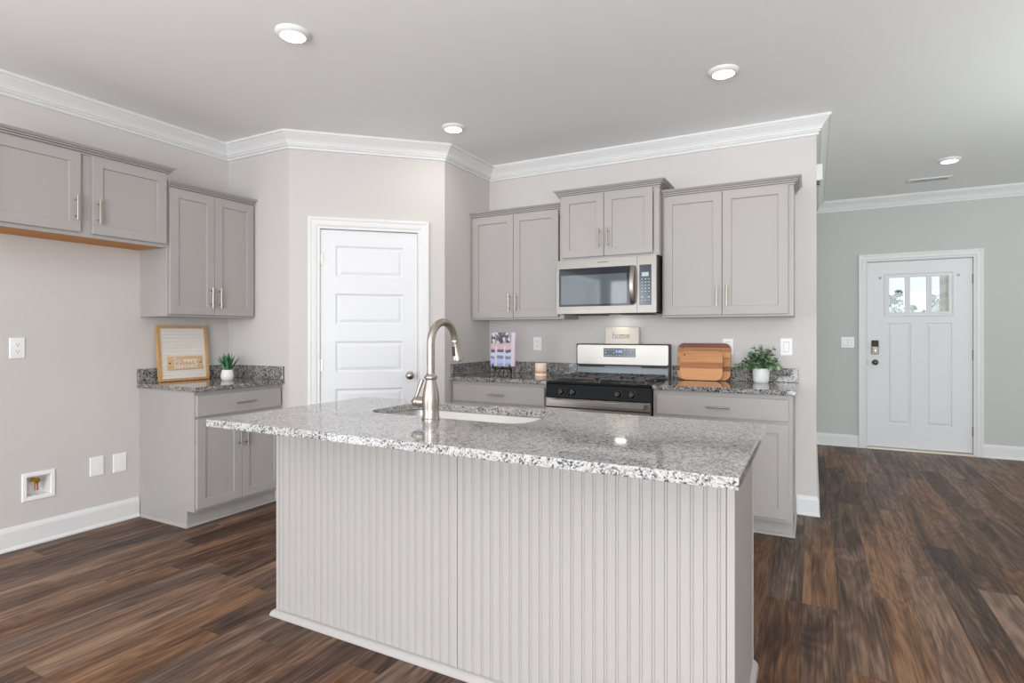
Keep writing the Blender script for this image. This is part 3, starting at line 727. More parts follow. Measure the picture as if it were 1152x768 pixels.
# undermount basin
sk = thing('sink', 'stainless undermount sink basin in the island top', 'sink', ((SK[0] + SK[1]) / 2, (SK[2] + SK[3]) / 2, 0.70))
bm = bmesh.new(); rings = []
cx_, cy_ = (SK[0] + SK[1]) / 2, (SK[2] + SK[3]) / 2
for ex, z, r in ((0.012, 0.8835, 0.095), (0.004, 0.8835, 0.088), (0.001, 0.880, 0.086), (-0.006, 0.73, 0.082), (-0.020, 0.708, 0.075), (-0.05, 0.702, 0.06), (-0.13, 0.700, 0.05)):
    rings.append([bm.verts.new((u - cx_, v - cy_, z - 0.70)) for u, v in rrect(SK[0] - ex, SK[1] + ex, SK[2] - ex, SK[3] + ex, max(0.02, r), 8)])
for a, b in zip(rings, rings[1:]):
    for i in range(len(a)):
        j = (i + 1) % len(a); bm.faces.new((a[i], a[j], b[j], b[i])).smooth = True
bm.faces.new(rings[-1])
obj('basin', bm, M_sinkm, sk)
obj('drain', add_lathe(bmesh.new(), [(0.043, 0.0005), (0.043, 0.004), (0.034, 0.003), (0.03, 0.001), (0.002, 0.001)], (0, 0, 0), 24), M_nickel, sk)

# gooseneck faucet
FX, FY = 2.772, -2.600
fc = thing('faucet', 'brushed nickel gooseneck faucet standing on the island top', 'faucet', (FX, FY, 0.914))
bm = bmesh.new()
add_lathe(bm, [(0.036, 0.0), (0.036, 0.006), (0.0335, 0.009), (0.0335, 0.014), (0.032, 0.018), (0.0335, 0.05), (0.0345, 0.075), (0.033, 0.098), (0.028, 0.125), (0.022, 0.148), (0.0205, 0.158), (0.0245, 0.162), (0.0265, 0.168), (0.0245, 0.174), (0.0185, 0.178), (0.0165, 0.184)], seg=32)
obj('body', bm, M_nickel, fc)
A_R, ZC = 0.086, 0.302
pts = [(0, 0, 0.182 + 0.02 * k) for k in range(7)] + [(0, A_R - A_R * math.cos(R(a)), ZC + A_R * math.sin(R(a))) for a in range(0, 172, 10)]
e = Vector(pts[-1]); dv = (Vector(pts[-1]) - Vector(pts[-2])).normalized()
sp_ = obj('spout', add_tube(bmesh.new(), pts, 0.0155, 18), M_nickel, fc)
bm = bmesh.new(); q = e; ax = dv
hd = [(0.0, 0.0165), (0.004, 0.0185), (0.010, 0.0185), (0.012, 0.0165), (0.035, 0.0178), (0.060, 0.0215), (0.078, 0.0245), (0.084, 0.0265), (0.090, 0.0265), (0.093, 0.0225)]
add_tube(bm, [q + ax * s for s, r in hd], [r for s, r in hd], 20)
sh = obj('spray_head', bm, M_nickel, fc)
bm = bmesh.new(); add_box(bm, -0.006, 0.006, -0.006, 0.0, -0.02, 0.02, 0.003, 2)
b2 = q + ax * 0.052
obj('spray_button', xform(bm, Matrix.Translation(b2 + Vector((0, -0.020, 0))) @ Matrix.Rotation(0.12, 4, 'X')), M_slot, fc)
bm = bmesh.new()
add_lathe(bm, [(0.021, -0.022), (0.021, -0.058), (0.0175, -0.062), (0.0175, -0.066), (0.0195, -0.070), (0.017, -0.080), (0.010, -0.087), (0.006, -0.090), (0.003, -0.097)], (0, 0, 0.068), 22, 'x')
hb = obj('valve', bm, M_nickel, fc)
add = add_tube(bmesh.new(), [(-0.076, 0.0, 0.078), (-0.073, 0.008, 0.098), (-0.067, 0.018, 0.130), (-0.062, 0.026, 0.153), (-0.0615, 0.027, 0.156)], [0.0085, 0.0075, 0.0085, 0.0098, 0.006], 14)
obj('lever', add, M_nickel, fc)

# ------------------------------------------------------------------ microwave
MX0, MX1, MZ0, MZ1, MYF = 2.392, 3.143, 1.402, 1.812, -0.442
mw = thing('microwave', 'stainless over-the-range microwave with dark window', 'microwave', (MX0, 0, MZ0))
def m_(bm): return xform(bm, Matrix.Translation((-MX0, 0, -MZ0)))
obj('body', m_(B(MX0 + 0.004, MX1 - 0.004, MYF + 0.032, -0.004, MZ0 + 0.012, MZ1, 0.003)), M_dkgrey, mw)
bm = bmesh.new()
add_box(bm, MX0 + 0.02, MX1 - 0.02, MYF + 0.03, -0.20, MZ0, MZ0 + 0.012, 0.002)
for k in range(2): add_box(bm, MX0 + 0.10 + k * 0.36, MX0 + 0.33 + k * 0.36, MYF + 0.10, MYF + 0.24, MZ0 - 0.006, MZ0 + 0.002, 0.001)
obj('grease_vent', m_(bm), M_dkgrey, mw)
SPX = 3.005
# door: stainless frame round the sunk window
bm = bmesh.new()
bm2 = slab_door(MX0 - 0.012, SPX - 0.0012, MZ0 + 0.004, MZ1 - 0.002, MYF, MYF + 0.03, [], [], [(MX0 + 0.010, SPX - 0.022, MZ0 + 0.058, MZ1 - 0.066)])
md = obj('door', m_(bm2), M_steelw, mw)
wf = obj('window', m_(rect_lathe(bmesh.new(), MX0 + 0.010, SPX - 0.022, MZ0 + 0.058, MZ1 - 0.066, [(0, MYF + 0.029), (0, MYF + 0.002), (0.0015, MYF + 0.001)])), M_blackglass, mw)
iw = obj('inner_window', m_(B(MX0 + 0.026, SPX - 0.075, MYF - 0.0004, MYF + 0.001, MZ0 + 0.074, MZ1 - 0.118, 0.0002)), M_mwglass, mw)
# touch panel side
obj('control_frame', m_(slab_door(SPX + 0.0012, MX1 - 0.002, MZ0 + 0.004, MZ1 - 0.002, MYF, MYF + 0.03, [], [], [(SPX + 0.016, MX1 - 0.036, MZ0 + 0.058, MZ1 - 0.066)])), M_steelw, mw)
cp = obj('control_panel', m_(rect_lathe(bmesh.new(), SPX + 0.016, MX1 - 0.036, MZ0 + 0.058, MZ1 - 0.066, [(0, MYF + 0.029), (0, MYF + 0.002), (0.0015, MYF + 0.001)])), M_panelglass, mw)
obj('display', m_(B(SPX + 0.033, MX1 - 0.056, MYF - 0.0006, MYF + 0.001, 1.664, 1.692)), M_lcd, mw)
bm = bmesh.new()
for r_ in range(5):
    for c_ in range(3):
        if r_ in (0, 1, 2, 3, 4):
            x = SPX + 0.036 + c_ * 0.024; z = 1.644 - r_ * 0.022
            add_box(bm, x - 0.005, x + 0.005, MYF - 0.0003, MYF + 0.001, z - 0.0022, z + 0.0022)
obj('button_markings', m_(bm), M_mark, mw)
bm = bmesh.new()
for c_ in (0, 2):
    x = SPX + 0.036 + c_ * 0.024; add_lathe(bm, [(0.006, MYF + 0.001), (0.006, MYF - 0.0003)], (x, 0, 1.516), 12, 'y')
for c_ in range(3):
    x = SPX + 0.036 + c_ * 0.024; add_box(bm, x - 0.005, x + 0.005, MYF - 0.0003, MYF + 0.001, 1.492, 1.495)
obj('button_markings', m_(bm), M_mark, mw)
bm = bmesh.new(); pr = [(-0.006, 0.010), (0.0, 0.020), (0.0, 0.032)]
n_ = 14; rings = []
for k in range(n_ + 1):
    u = k / n_; z = 1.470 + (1.742 - 1.470) * u; bow = 0.012 + 0.034 * math.sin(PI * u) ** 0.8
    rings.append([bm.verts.new(p) for p in ((SPX - 0.048, MYF - bow, z), (SPX - 0.042, MYF - bow - 0.006, z), (SPX - 0.018, MYF - bow - 0.006, z), (SPX - 0.012, MYF - bow, z), (SPX - 0.018, MYF - bow + 0.008, z), (SPX - 0.042, MYF - bow + 0.008, z))])
for a, b in zip(rings, rings[1:]):
    for i in range(6):
        j = (i + 1) % 6; bm.faces.new((a[i], a[j], b[j], b[i]))
bm.faces.new(rings[0]); bm.faces.new(rings[-1])
for z in (1.478, 1.734): add_box(bm, SPX - 0.040, SPX - 0.020, MYF - 0.016, MYF + 0.002, z - 0.006, z + 0.006)
obj('handle', m_(bm), M_steel, mw)
bm = bmesh.new(); x = 2.708
for wl in (0.010, 0.008, 0.004, 0.012, 0.008, 0.008, 0.010):
    add_box(bm, x, x + wl, MYF - 0.0006, MYF + 0.001, 1.778, 1.787); x += wl + 0.003
obj('brand_mark', m_(bm), M_ink, mw)
# the cooktop lamp under the microwave
obj('cooktop_lamp', m_(B(2.74, 2.82, -0.13, -0.08, MZ0 + 0.007, MZ0 + 0.0125, 0.001)), M_lens, mw)
sd = bpy.data.lights.new('cooktop_light', 'SPOT'); sd.energy = 1.3; sd.color = (1.0, 0.80, 0.55); sd.spot_size = R(100); sd.spot_blend = 0.9; sd.shadow_soft_size = 0.03
so = bpy.data.objects.new('cooktop_light', sd); COL.objects.link(so); so.location = (2.79, -0.11, MZ0 + 0.003); so.rotation_euler = (R(-8), 0, 0)

# ------------------------------------------------------------------ gas range
RX0, RX1 = 2.397, 3.157
rg = thing('gas_range', 'stainless and black gas range between the wall counters', 'stove', (RX0, 0, 0))
def r_(bm): return xform(bm, Matrix.Translation((-RX0, 0, 0)))
obj('body', r_(B(RX0, RX1, -0.625, -0.03, 0.03, 0.893, 0.003)), M_black, rg)
for x in (RX0 + 0.05, RX1 - 0.05):
    for y in (-0.58, -0.08): obj('foot', r_(add_lathe(bmesh.new(), [(0.018, 0.0), (0.018, 0.012), (0.01, 0.03)], (x, y, 0), 12)), M_black, rg)
bm = B(RX0 - 0.0, RX1 + 0.0, -0.665, -0.095, 0.893, 0.912, 0.005, 2)
obj('cooktop', r_(bm), M_black, rg)
# backguard: dark frame, stainless face, sloping foot
obj('backguard', r_(B(RX0, RX1, -0.075, -0.026, 0.893, 1.176, 0.008, 2)), M_dkgrey, rg)
bm = add_prism(bmesh.new(), rrect(RX0 + 0.012, RX1 - 0.012, 1.012, 1.168, 0.012, 4), -0.0755, -0.083, 'xz', ch=0.002)
obj('backguard_face', r_(bm), M_steelp, rg)
bm = add_prism(bmesh.new(), [(-0.075, 1.0), (-0.079, 0.985), (-0.088, 0.93), (-0.094, 0.913), (-0.075, 0.913)], RX0 + 0.012, RX1 - 0.012, 'yz')
obj('rear_vent', r_(bm), mat('grey_enamel', srgb(120, 128, 132), 0.3, 0.5), rg)
for x0, x1 in ((RX0 + 0.03, RX0 + 0.24), (RX1 - 0.22, RX1 - 0.02)): obj('vent_slot', r_(B(x0, x1, -0.0815, -0.076, 0.992, 1.004)), M_slot, rg)
obj('clock_panel', r_(B(2.634, 2.893, -0.0845, -0.082, 1.072, 1.142, 0.001)), M_panelglass, rg)
bm = bmesh.new(); x = 2.735
for k in range(4):
    if k == 1: add_box(bm, x, x + 0.003, -0.0853, -0.084, 1.108, 1.124); x += 0.008
    else: add_box(bm, x, x + 0.011, -0.0853, -0.084, 1.107, 1.126); x += 0.015
obj('clock_digits', r_(bm), M_led, rg)
bm = bmesh.new()
for k in range(11):
    x = 2.652 + k * 0.0225
    for z in ((1.130, 1.085) if k % 3 else (1.126, 1.104, 1.083)):
        if 2.72 < x < 2.80 and z > 1.1: continue
        add_box(bm, x - 0.006, x + 0.006, -0.0853, -0.084, z - 0.0022, z + 0.0022)
obj('panel_markings', r_(bm), M_mark, rg)
# burners and grates
for bx, by in ((0.18, -0.50), (0.18, -0.22), (0.58, -0.50), (0.58, -0.22)):
    bm = bmesh.new(); add_lathe(bm, [(0.062, 0.912), (0.060, 0.916), (0.040, 0.918), (0.038, 0.926), (0.034, 0.931), (0.004, 0.932)], (RX0 + bx, by, 0), 22)
    obj('burner', r_(bm), M_dkgrey, rg)
for gx0, gx1 in ((0.030, 0.372), (0.388, 0.730)):
    bm = bmesh.new(); z0, z1 = 0.934, 0.946; X0, X1 = RX0 + gx0, RX0 + gx1; Y0, Y1 = -0.645, -0.105
    for y in (Y0, (Y0 + Y1) / 2 - 0.005, Y1 - 0.012): add_box(bm, X0, X1, y, y + 0.012, z0, z1, 0.002)
    for x in (X0, X1 - 0.012): add_box(bm, x, x + 0.012, Y0, Y1, z0, z1, 0.002)
    for k in range(1, 4):
        x = X0 + (X1 - X0) * k / 4
        for ya, yb in ((Y0, Y0 + 0.10), ((Y0 + Y1) / 2 - 0.09, (Y0 + Y1) / 2 + 0.09), (Y1 - 0.10, Y1)): add_box(bm, x - 0.006, x + 0.006, ya, yb, z0, z1, 0.002)
    for yc in (-0.50, -0.22):
        for xa, xb in ((X0, X0 + 0.11), (X1 - 0.11, X1)): add_box(bm, xa, xb, yc - 0.006, yc + 0.006, z0, z1, 0.002)
    for x in (X0 + 0.002, X1 - 0.014):
        for y in (Y0 + 0.002, (Y0 + Y1) / 2, Y1 - 0.014): add_box(bm, x, x + 0.012, y, y + 0.012, 0.9125, z0 + 0.002)
    obj('grate', r_(bm), M_iron, rg)
# front: sloped knob fascia, oven door, handle, drawer
bm = add_prism(bmesh.new(), [(-0.625, 0.892), (-0.664, 0.892), (-0.668, 0.872), (-0.682, 0.800), (-0.676, 0.797), (-0.625, 0.797)], RX0, RX1, 'yz')
obj('knob_fascia', r_(bm), M_black, rg)
for x in (2.520, 2.610, 2.938, 3.036):
    bm = bmesh.new(); add_lathe(bm, [(0.024, 0.0), (0.024, -0.004), (0.020, -0.008), (0.018, -0.022), (0.015, -0.026), (0.002, -0.027)], (0, 0, 0), 24, 'y')
    add_box(bm, -0.0045, 0.0045, -0.036, -0.020, -0.020, 0.020, 0.002)
    add_box(bm, -0.0012, 0.0012, -0.0366, -0.030, 0.004, 0.019)
    xform(bm, Matrix.Translation((x, -0.674, 0.842)) @ Matrix.Rotation(R(-11), 4, 'X'))
    kb = obj('knob', r_(bm), M_knob, rg)
    obj('knob_ring', r_(xform(add_lathe(bmesh.new(), [(0.0265, 0.001), (0.0265, -0.003), (0.0242, -0.0035)], (0, 0, 0), 24, 'y', False, False), Matrix.Translation((x, -0.674, 0.842)) @ Matrix.Rotation(R(-11), 4, 'X'))), M_dkgrey, rg)
bm = slab_door(RX0 + 0.003, RX1 - 0.003, 0.250, 0.792, -0.672, -0.627, [], [], [(RX0 + 0.10, RX1 - 0.10, 0.36, 0.66)])
od = obj('oven_door', r_(bm), M_steel, rg)
obj('oven_window', r_(B(RX0 + 0.1005, RX1 - 0.1005, -0.6735, -0.640, 0.3605, 0.6595, 0.001)), M_blackglass, rg)
bm = bmesh.new(); add_box(bm, RX0 + 0.001, RX1 - 0.001, -0.676, -0.672, 0.7235, 0.735, 0.001)
obj('door_band', r_(bm), M_slot, rg)
bm = bmesh.new()
add_prism(bm, rrect(RX0 + 0.035, RX1 - 0.030, 0.752, 0.790, 0.006, 3), -0.716, -0.732, 'xz', ch=0.003)
for x in (RX0 + 0.045, RX1 - 0.07): add_box(bm, x, x + 0.03, -0.718, -0.670, 0.760, 0.782, 0.002)
obj('oven_handle', r_(bm), M_steel, rg)
obj('storage_drawer', r_(B(RX0 + 0.003, RX1 - 0.003, -0.668, -0.627, 0.06, 0.244, 0.004)), M_steel, rg)

# ------------------------------------------------------------------ plates, vents, lamps
def wall_plate(name, label, cat, loc, rotz, w, h, kind_, group=None):
    t = thing(name, label, cat, loc, rotz, group)
    obj('plate', rect_lathe(bmesh.new(), -w / 2, w / 2, -h / 2, h / 2, [(0, -0.0005), (0.0005, -0.004), (0.004, -0.0065)]), M_plast, t)
    y = -0.0065
    if kind_ == 'duplex':
        for s in (-1, 1):
            rc = obj('receptacle', add_prism(bmesh.new(), rrect(-0.0165, 0.0165, s * 0.0195 - 0.0135, s * 0.0195 + 0.0135, 0.008, 4), y + 0.001, y - 0.0025, 'xz'), M_plast, t)
            bm = bmesh.new()
            for x in (-0.0065, 0.0055): add_box(bm, x, x + 0.002, y - 0.003, y - 0.002, s * 0.0195 - 0.001, s * 0.0195 + 0.007)
            add_lathe(bm, [(0.0024, y - 0.002), (0.0024, y - 0.003)], (0, 0, s * 0.0195 - 0.007), 10, 'y')
            o = obj('slots', bm, M_slot, None); o.parent = rc; o.location = o.location - rc.location
    elif kind_ == 'toggle':
        bm = B(-0.008, 0.008, y - 0.001, y + 0.001, -0.012, 0.012, 0.0005); add_box(bm, -0.004, 0.004, y - 0.012, y, -0.002, 0.008, 0.001)
        obj('toggle', bm, M_plast, t)
        bm = bmesh.new()
        for s in (-1, 1): add_lathe(bm, [(0.0035, y), (0.003, y - 0.0012)], (0, 0, s * 0.03), 10, 'y')
        obj('screw', bm, M_slot, t)
    elif kind_.startswith('rocker'):
        n = int(kind_[-1])
        for k in range(n):
            x = (k - (n - 1) / 2) * 0.046
            obj('rocker_gap_shade', B(x - 0.0185, x + 0.0185, y - 0.0004, y + 0.001, -0.0365, 0.0365), M_gap, t)  # grey plate painted as the shade in the gap round the rocker
            obj('rocker', add_prism(bmesh.new(), [(y + 0.001, -0.034), (y - 0.002, -0.034), (y - 0.0045, 0.034), (y + 0.001, 0.034)], x - 0.0165, x + 0.0165, 'yz'), M_plast, t)
    elif kind_ == 'cover':
        obj('cover_inset', B(-0.0165, 0.0165, y - 0.0012, y + 0.001, -0.034, 0.034, 0.0005), M_plast, t)
    return t
wall_plate('wall_outlet', 'white duplex outlet on the left wall in the fridge space', 'outlet', (0, -2.858, 1.171), LROT, 0.075, 0.122, 'duplex')
wall_plate('cover_plate', 'white blank cover plate low on the left wall, the one nearer the water box', 'wall plate', (0, -2.440, 0.396), LROT, 0.082, 0.124, 'cover', 'blank cover plates low on the left wall')
wall_plate('cover_plate', 'white blank cover plate low on the left wall, beside the base cabinet', 'wall plate', (0, -2.302, 0.392), LROT, 0.082, 0.124, 'cover', 'blank cover plates low on the left wall')
wall_plate('wall_outlet', 'white outlet plate on the range wall between book and candle', 'outlet', (2.011, 0, 1.170), 0, 0.078, 0.116, 'duplex')
wall_plate('light_switch', 'white wall plate partly behind the cutting boards', 'switch', (3.560, 0, 1.160), 0, 0.075, 0.120, 'rocker1')
wall_plate('light_switch', 'white rocker switch above the potted plant by the hall corner', 'switch', (3.948, 0, 1.163), 0, 0.078, 0.122, 'rocker1')
wall_plate('light_switch', 'white double switch on the hall wall beside the entry door', 'switch', (4.457, YH, 1.161), 0, 0.128, 0.120, 'rocker2')

wb = thing('water_supply_box', 'white recessed water supply box with brass valve low on the left wall', 'water box', (0, -2.7535, 0.262), LROT)
bm = bmesh.new()
bw, bh = 0.1685, 0.167
rect_lathe(bm, -bw / 2, bw / 2, 0, bh, [(0.0, -0.001), (0.001, -0.006), (0.005, -0.009), (0.022, -0.009), (0.026, -0.004), (0.026, 0.085), ], False, True)
obj('box', bm, M_plast, wb)
vz = 0.112
vb = bmesh.new(); add_lathe(vb, [(0.010, 0.075), (0.010, 0.045), (0.013, 0.043), (0.013, 0.022), (0.009, 0.018), (0.003, 0.016)], (-0.004, 0, vz), 16, 'y')
add_tube(vb, [(-0.030, 0.03, vz), (-0.004, 0.03, vz)], 0.006, 10)
obj('valve', vb, M_brass, wb)
obj('valve_handle', add_lathe(bmesh.new(), [(0.016, 0.014), (0.018, 0.010), (0.016, 0.006), (0.004, 0.005)], (-0.004, 0, vz), 8, 'y'), M_brass, wb)
obj('pipe', add_tube(bmesh.new(), [(0.002, 0.03, vz - 0.008), (0.002, 0.03, vz - 0.035), (0.002, 0.03, vz - 0.06)], [0.0095, 0.0095, 0.0105], 14), M_copper, wb)

GLT = 'recessed ceiling lights'
ld = bpy.data.lights.new('can_light', 'AREA'); ld.shape = 'DISK'; ld.size = 0.11; ld.energy = 2.0; ld.color = (1.0, 0.93, 0.84)
rl = thing('ceiling_light', 'round white ceiling light nearest the left wall cabinets', 'ceiling light', (1.845, -2.470, H), 0, GLT)
obj('trim_ring', add_lathe(bmesh.new(), [(0.083, 0.0), (0.083, -0.004), (0.078, -0.014), (0.064, -0.022), (0.060, -0.022), (0.058, -0.017)], (0, 0, 0), 36, cap1=False), M_trim, rl)
obj('lens', add_lathe(bmesh.new(), [(0.0575, -0.0165), (0.0575, -0.0195), (0.045, -0.0205), (0.002, -0.021)], (0, 0, 0), 32), M_lens, rl)
spots = [(1.845, -2.470), (3.665, -1.045), (1.830, -1.030), (5.140, 1.570)]
labs = [None, 'round white ceiling light in front of the right wall cabinets', 'round white ceiling light in front of the pantry door', 'round white ceiling light in the hall before the entry door']
for (x, y), lb in zip(spots, labs):
    if lb: dup(rl, (x, y, H), None, lb)
    o = bpy.data.objects.new('can_light', ld); COL.objects.link(o); o.location = (x, y, H - 0.026)

vt = thing('ceiling_vent', 'white slotted air vent in the hall ceiling near the entry door', 'vent', (5.10, 2.262, H))
bm = bmesh.new()
bm_l = bmesh.new()
add_prism(bm_l, [(-0.17, -0.075), (0.17, -0.075), (0.17, 0.075), (-0.17, 0.075)], -0.010, -0.0005, 'xy', holes=[[(-0.145, -0.05), (0.145, -0.05), (0.145, 0.05), (-0.145, 0.05)]])
obj('vent_frame', bm_l, M_vent, vt)
obj('duct_opening', B(-0.145, 0.145, -0.05, 0.05, -0.002, -0.0005), M_slot, vt)
for k in range(6):
    y = -0.042 + k * 0.0168
    obj('louvre', xform(B(-0.145, 0.145, -0.007, 0.007, -0.0006, 0.0006), Matrix.Translation((0, y, -0.0065)) @ Matrix.Rotation(R(28), 4, 'X')), M_vent, vt)

sb = thing('wall_box', 'small white box with round grey button high on the hall side wall', 'wall box', (XR, 0.47, 2.40))
obj('housing', B(0.0, 0.042, -0.06, 0.06, 0.012, 0.132, 0.004, 2), M_plast, sb)
obj('button', add_lathe(bmesh.new(), [(0.014, 0.0), (0.014, 0.022), (0.008, 0.026)], (0, 0, 0.0), 16, 'x'), M_bronze, sb)

# ------------------------------------------------------------------ things on the counters
CT = 0.9143
# letter board leaning on the left wall
lean = math.atan2(0.045, 0.40)
lb = thing('letter_board', 'white letter board in an oak frame leaning on the left wall', 'letter board', (0.068, -1.897, CT + 0.002), LROT)
lb.rotation_euler = (0, 0, 0)
LM = Matrix.Rotation(LROT - R(3), 4, 'Z') @ Matrix.Rotation(-lean, 4, 'X')   # local: x along the board, -y outwards, z up the board
BW, BH = 0.362, 0.400
obj('frame', xform(slab_door(-BW / 2, BW / 2, 0, BH, -0.012, 0.010, [], [], [(-BW / 2 + 0.020, BW / 2 - 0.020, 0.018, BH - 0.018)]), LM), M_oakframe, lb)
zz = [0.018]; prof = []
n = 15; st = (BH - 0.036) / n
for k in range(n):
    a = 0.018 + k * st; prof += [(-0.004, a), (-0.005, a + st * 0.80), (0.001, a + st * 0.84), (0.001, a + st * 0.985)]
prof += [(0.006, BH - 0.018), (0.006, 0.018)]
obj('felt', xform(add_prism(bmesh.new(), prof, -BW / 2 + 0.0195, BW / 2 - 0.0195, 'yz'), LM), mat('white_slatted_board', srgb(226, 220, 213), 0.6), lb)
pm = LM @ Matrix.Translation((0.006, -0.0045, 0.128)) @ Matrix.Rotation(R(0), 4, 'Y')
pq = obj('plaque', xform(B(-0.128, 0.128, -0.007, 0.0, -0.050, 0.050, 0.002), pm), M_tag, lb)
for s, bl, w_, x_ in (('So', 0.006, 0.056, -0.084), ('very', 0.006, 0.102, -0.014), ('blessed', -0.036, 0.166, -0.079)):
    o = obj('lettering', xform(text_bm(s, x_, bl, 0.031, 0.0048, -0.007, -0.0085, w_), pm), M_whitepaint, None); o.parent = pq; o.location = o.location - pq.location
for x in (-0.106, 0.108):
    o = obj('stud', xform(add_lathe(bmesh.new(), [(0.006, -0.007), (0.0055, -0.009), (0.003, -0.0105)], (x * 1.04, 0, 0), 12, 'y'), pm), M_slot, None); o.parent = pq; o.location = o.location - pq.location

# spiky plant
sp = thing('potted_succulent', 'spiky green plant in a small white pot beside the letter board', 'potted plant', (0.300, -1.722, CT))
obj('pot', add_lathe(bmesh.new(), [(0.034, 0.0), (0.042, 0.010), (0.0445, 0.030), (0.041, 0.055), (0.036, 0.074), (0.034, 0.077), (0.031, 0.075), (0.030, 0.062)], seg=28), M_ceram, sp)
obj('soil', add_lathe(bmesh.new(), [(0.031, 0.055), (0.031, 0.064), (0.002, 0.068)], seg=20), M_soil, sp)
bm = bmesh.new()
for k in range(44):
    a = random.uniform(0, 2 * PI); tl = random.uniform(0.1, 0.62) if k > 6 else random.uniform(0.0, 0.2); L = random.uniform(0.11, 0.158) * (1 - 0.15 * tl)
    w = random.uniform(0.0065, 0.0095); b0 = Vector((math.cos(a), math.sin(a), 0)) * random.uniform(0.004, 0.02); d = Vector((math.cos(a) * math.sin(tl), math.sin(a) * math.sin(tl), math.cos(tl)))
    sd_ = Vector((-math.sin(a), math.cos(a), 0)); up = sd_.cross(d); rows = []
    for u, wk in ((0, 0.7), (0.25, 1.0), (0.55, 0.85), (0.8, 0.5), (1.0, 0.04)):
        c = b0 + Vector((0, 0, 0.058)) + d * L * u + up * (0.012 * u * u)
        rows.append([bm.verts.new(c + sd_ * w * wk), bm.verts.new(c - up * w * 0.45 * wk), bm.verts.new(c - sd_ * w * wk), bm.verts.new(c + up * w * 0.25 * wk)])
    for p, q in zip(rows, rows[1:]):
        for i in range(4):
            j = (i + 1) % 4; bm.faces.new((p[i], p[j], q[j], q[i])).smooth = True
    bm.faces.new(rows[0])
obj('foliage', bm, M_leafA, sp)

# bushy plant
bp = thing('potted_plant', 'bushy round-leaved plant in a white pot on the right counter', 'potted plant', (3.792, -0.118, CT))
obj('pot', add_lathe(bmesh.new(), [(0.044, 0.0), (0.049, 0.006), (0.053, 0.020), (0.056, 0.094), (0.056, 0.100), (0.052, 0.101), (0.051, 0.088)], seg=32), M_ceram, bp)
obj('soil', add_lathe(bmesh.new(), [(0.052, 0.075), (0.052, 0.088), (0.002, 0.092)], seg=20), M_soil, bp)
bm = bmesh.new(); bs = bmesh.new()
def leaf(c, d, nrm, L, w):
    s = d.cross(nrm).normalized(); v = []
    for u, k in ((0, 0.12), (0.3, 0.9), (0.6, 1.0), (0.85, 0.6), (1.0, 0.08)):
        m0 = c + d * L * u - nrm * (0.15 * L * u * u)
        v.append((bm.verts.new(m0 + s * w * k + nrm * 0.12 * w * k), bm.verts.new(m0), bm.verts.new(m0 - s * w * k + nrm * 0.12 * w * k)))
    for p, q in zip(v, v[1:]):
        bm.faces.new((p[0], p[1], q[1], q[0])).smooth = True; bm.faces.new((p[1], p[2], q[2], q[1])).smooth = True
for k in range(56):
    a = random.uniform(0, 2 * PI); tl = random.uniform(0.1, 1.42); L = random.uniform(0.085, 0.165) * (1.0 if tl < 1.0 else 0.95)
    p0 = Vector((math.cos(a), math.sin(a), 0)) * random.uniform(0.0, 0.035) + Vector((0, 0, 0.088)); pts = []
    d0 = Vector((math.cos(a) * math.sin(tl), math.sin(a) * math.sin(tl) * 0.72, math.cos(tl)))
    for i in range(6):
        u = i / 5; pts.append(p0 + d0 * L * u + Vector((0, 0, 0.03 * u * (1 - u) * 2 - 0.012 * u * u)))
    add_tube(bs, pts, [0.0016, 0.0015, 0.0014, 0.0012, 0.001, 0.0007], 5)
    for i in range(1, 6):
        t = (pts[i] - pts[i - 1]).normalized()
        for s in (-1, 1) if i < 5 else (-1, 1, 0):
            r1 = Vector((random.uniform(-1, 1), random.uniform(-1, 1), random.uniform(-0.2, 1))).normalized()
            d = (t * (0.5 if s else 1.0) + t.cross(r1).normalized() * s * 0.9).normalized()
            nn = (Vector((0, 0, 1)) - d * d.z); nn = (nn.normalized() + 0.5 * r1).normalized(); nn = (nn - d * nn.dot(d)).normalized()
            leaf(pts[i], d, nn, random.uniform(0.022, 0.034), random.uniform(0.009, 0.0135))
# keep the leaves clear of the wall behind
for q in (bm, bs):
    for v in q.verts: v.co.y = min(v.co.y, 0.090)
obj('foliage', bm, M_leafB, bp, recalc=False); obj('stems', bs, M_stem, bp)

# two cutting boards leaning on the splash
def board(label, x, y, w, h, lean_d, m, me_, hole):
    t = thing('cutting_board', label, 'cutting board', (x, y, CT + 0.002), 0, 'wooden cutting boards')
    mm = Matrix.Rotation(-math.atan2(lean_d, h), 4, 'X')
    bm = add_prism(bmesh.new(), rrect(-w / 2, w / 2, 0, h, 0.045, 8), -0.009, 0.009, 'xz', holes=[[(hole[0] + 0.006 * math.cos(R(k * 30)), hole[1] + 0.006 * math.sin(R(k * 30))) for k in range(12)]])
    for f in bm.faces: f.material_index = 0 if abs(f.normal.y) > 0.7 else 1
    obj('board', xform(bm, mm), [m, me_], t)
board('large wooden cutting board leaning on the range wall', 3.398, -0.080, 0.378, 0.272, 0.050, M_boardA, M_boardE, (-0.150, 0.236))
board('small wooden cutting board leaning in front of the large board', 3.388, -0.128, 0.302, 0.214, 0.040, M_boardB, M_boardE, (-0.118, 0.185))

# 'home' block on the range backguard
hs = thing('home_sign', "cream block sign reading 'home' standing on top of the range", 'sign', (2.780, -0.052, 1.1762))
blk = obj('block', B(-0.136, 0.136, -0.024, 0.024, 0.0, 0.129, 0.003), M_signpaint, hs)
o = obj('lettering', text_bm('home', -0.076, 0.046, 0.044, 0.0036, -0.024, -0.0248, 0.142), M_ink, None); o.parent = blk; o.location = o.location - blk.location

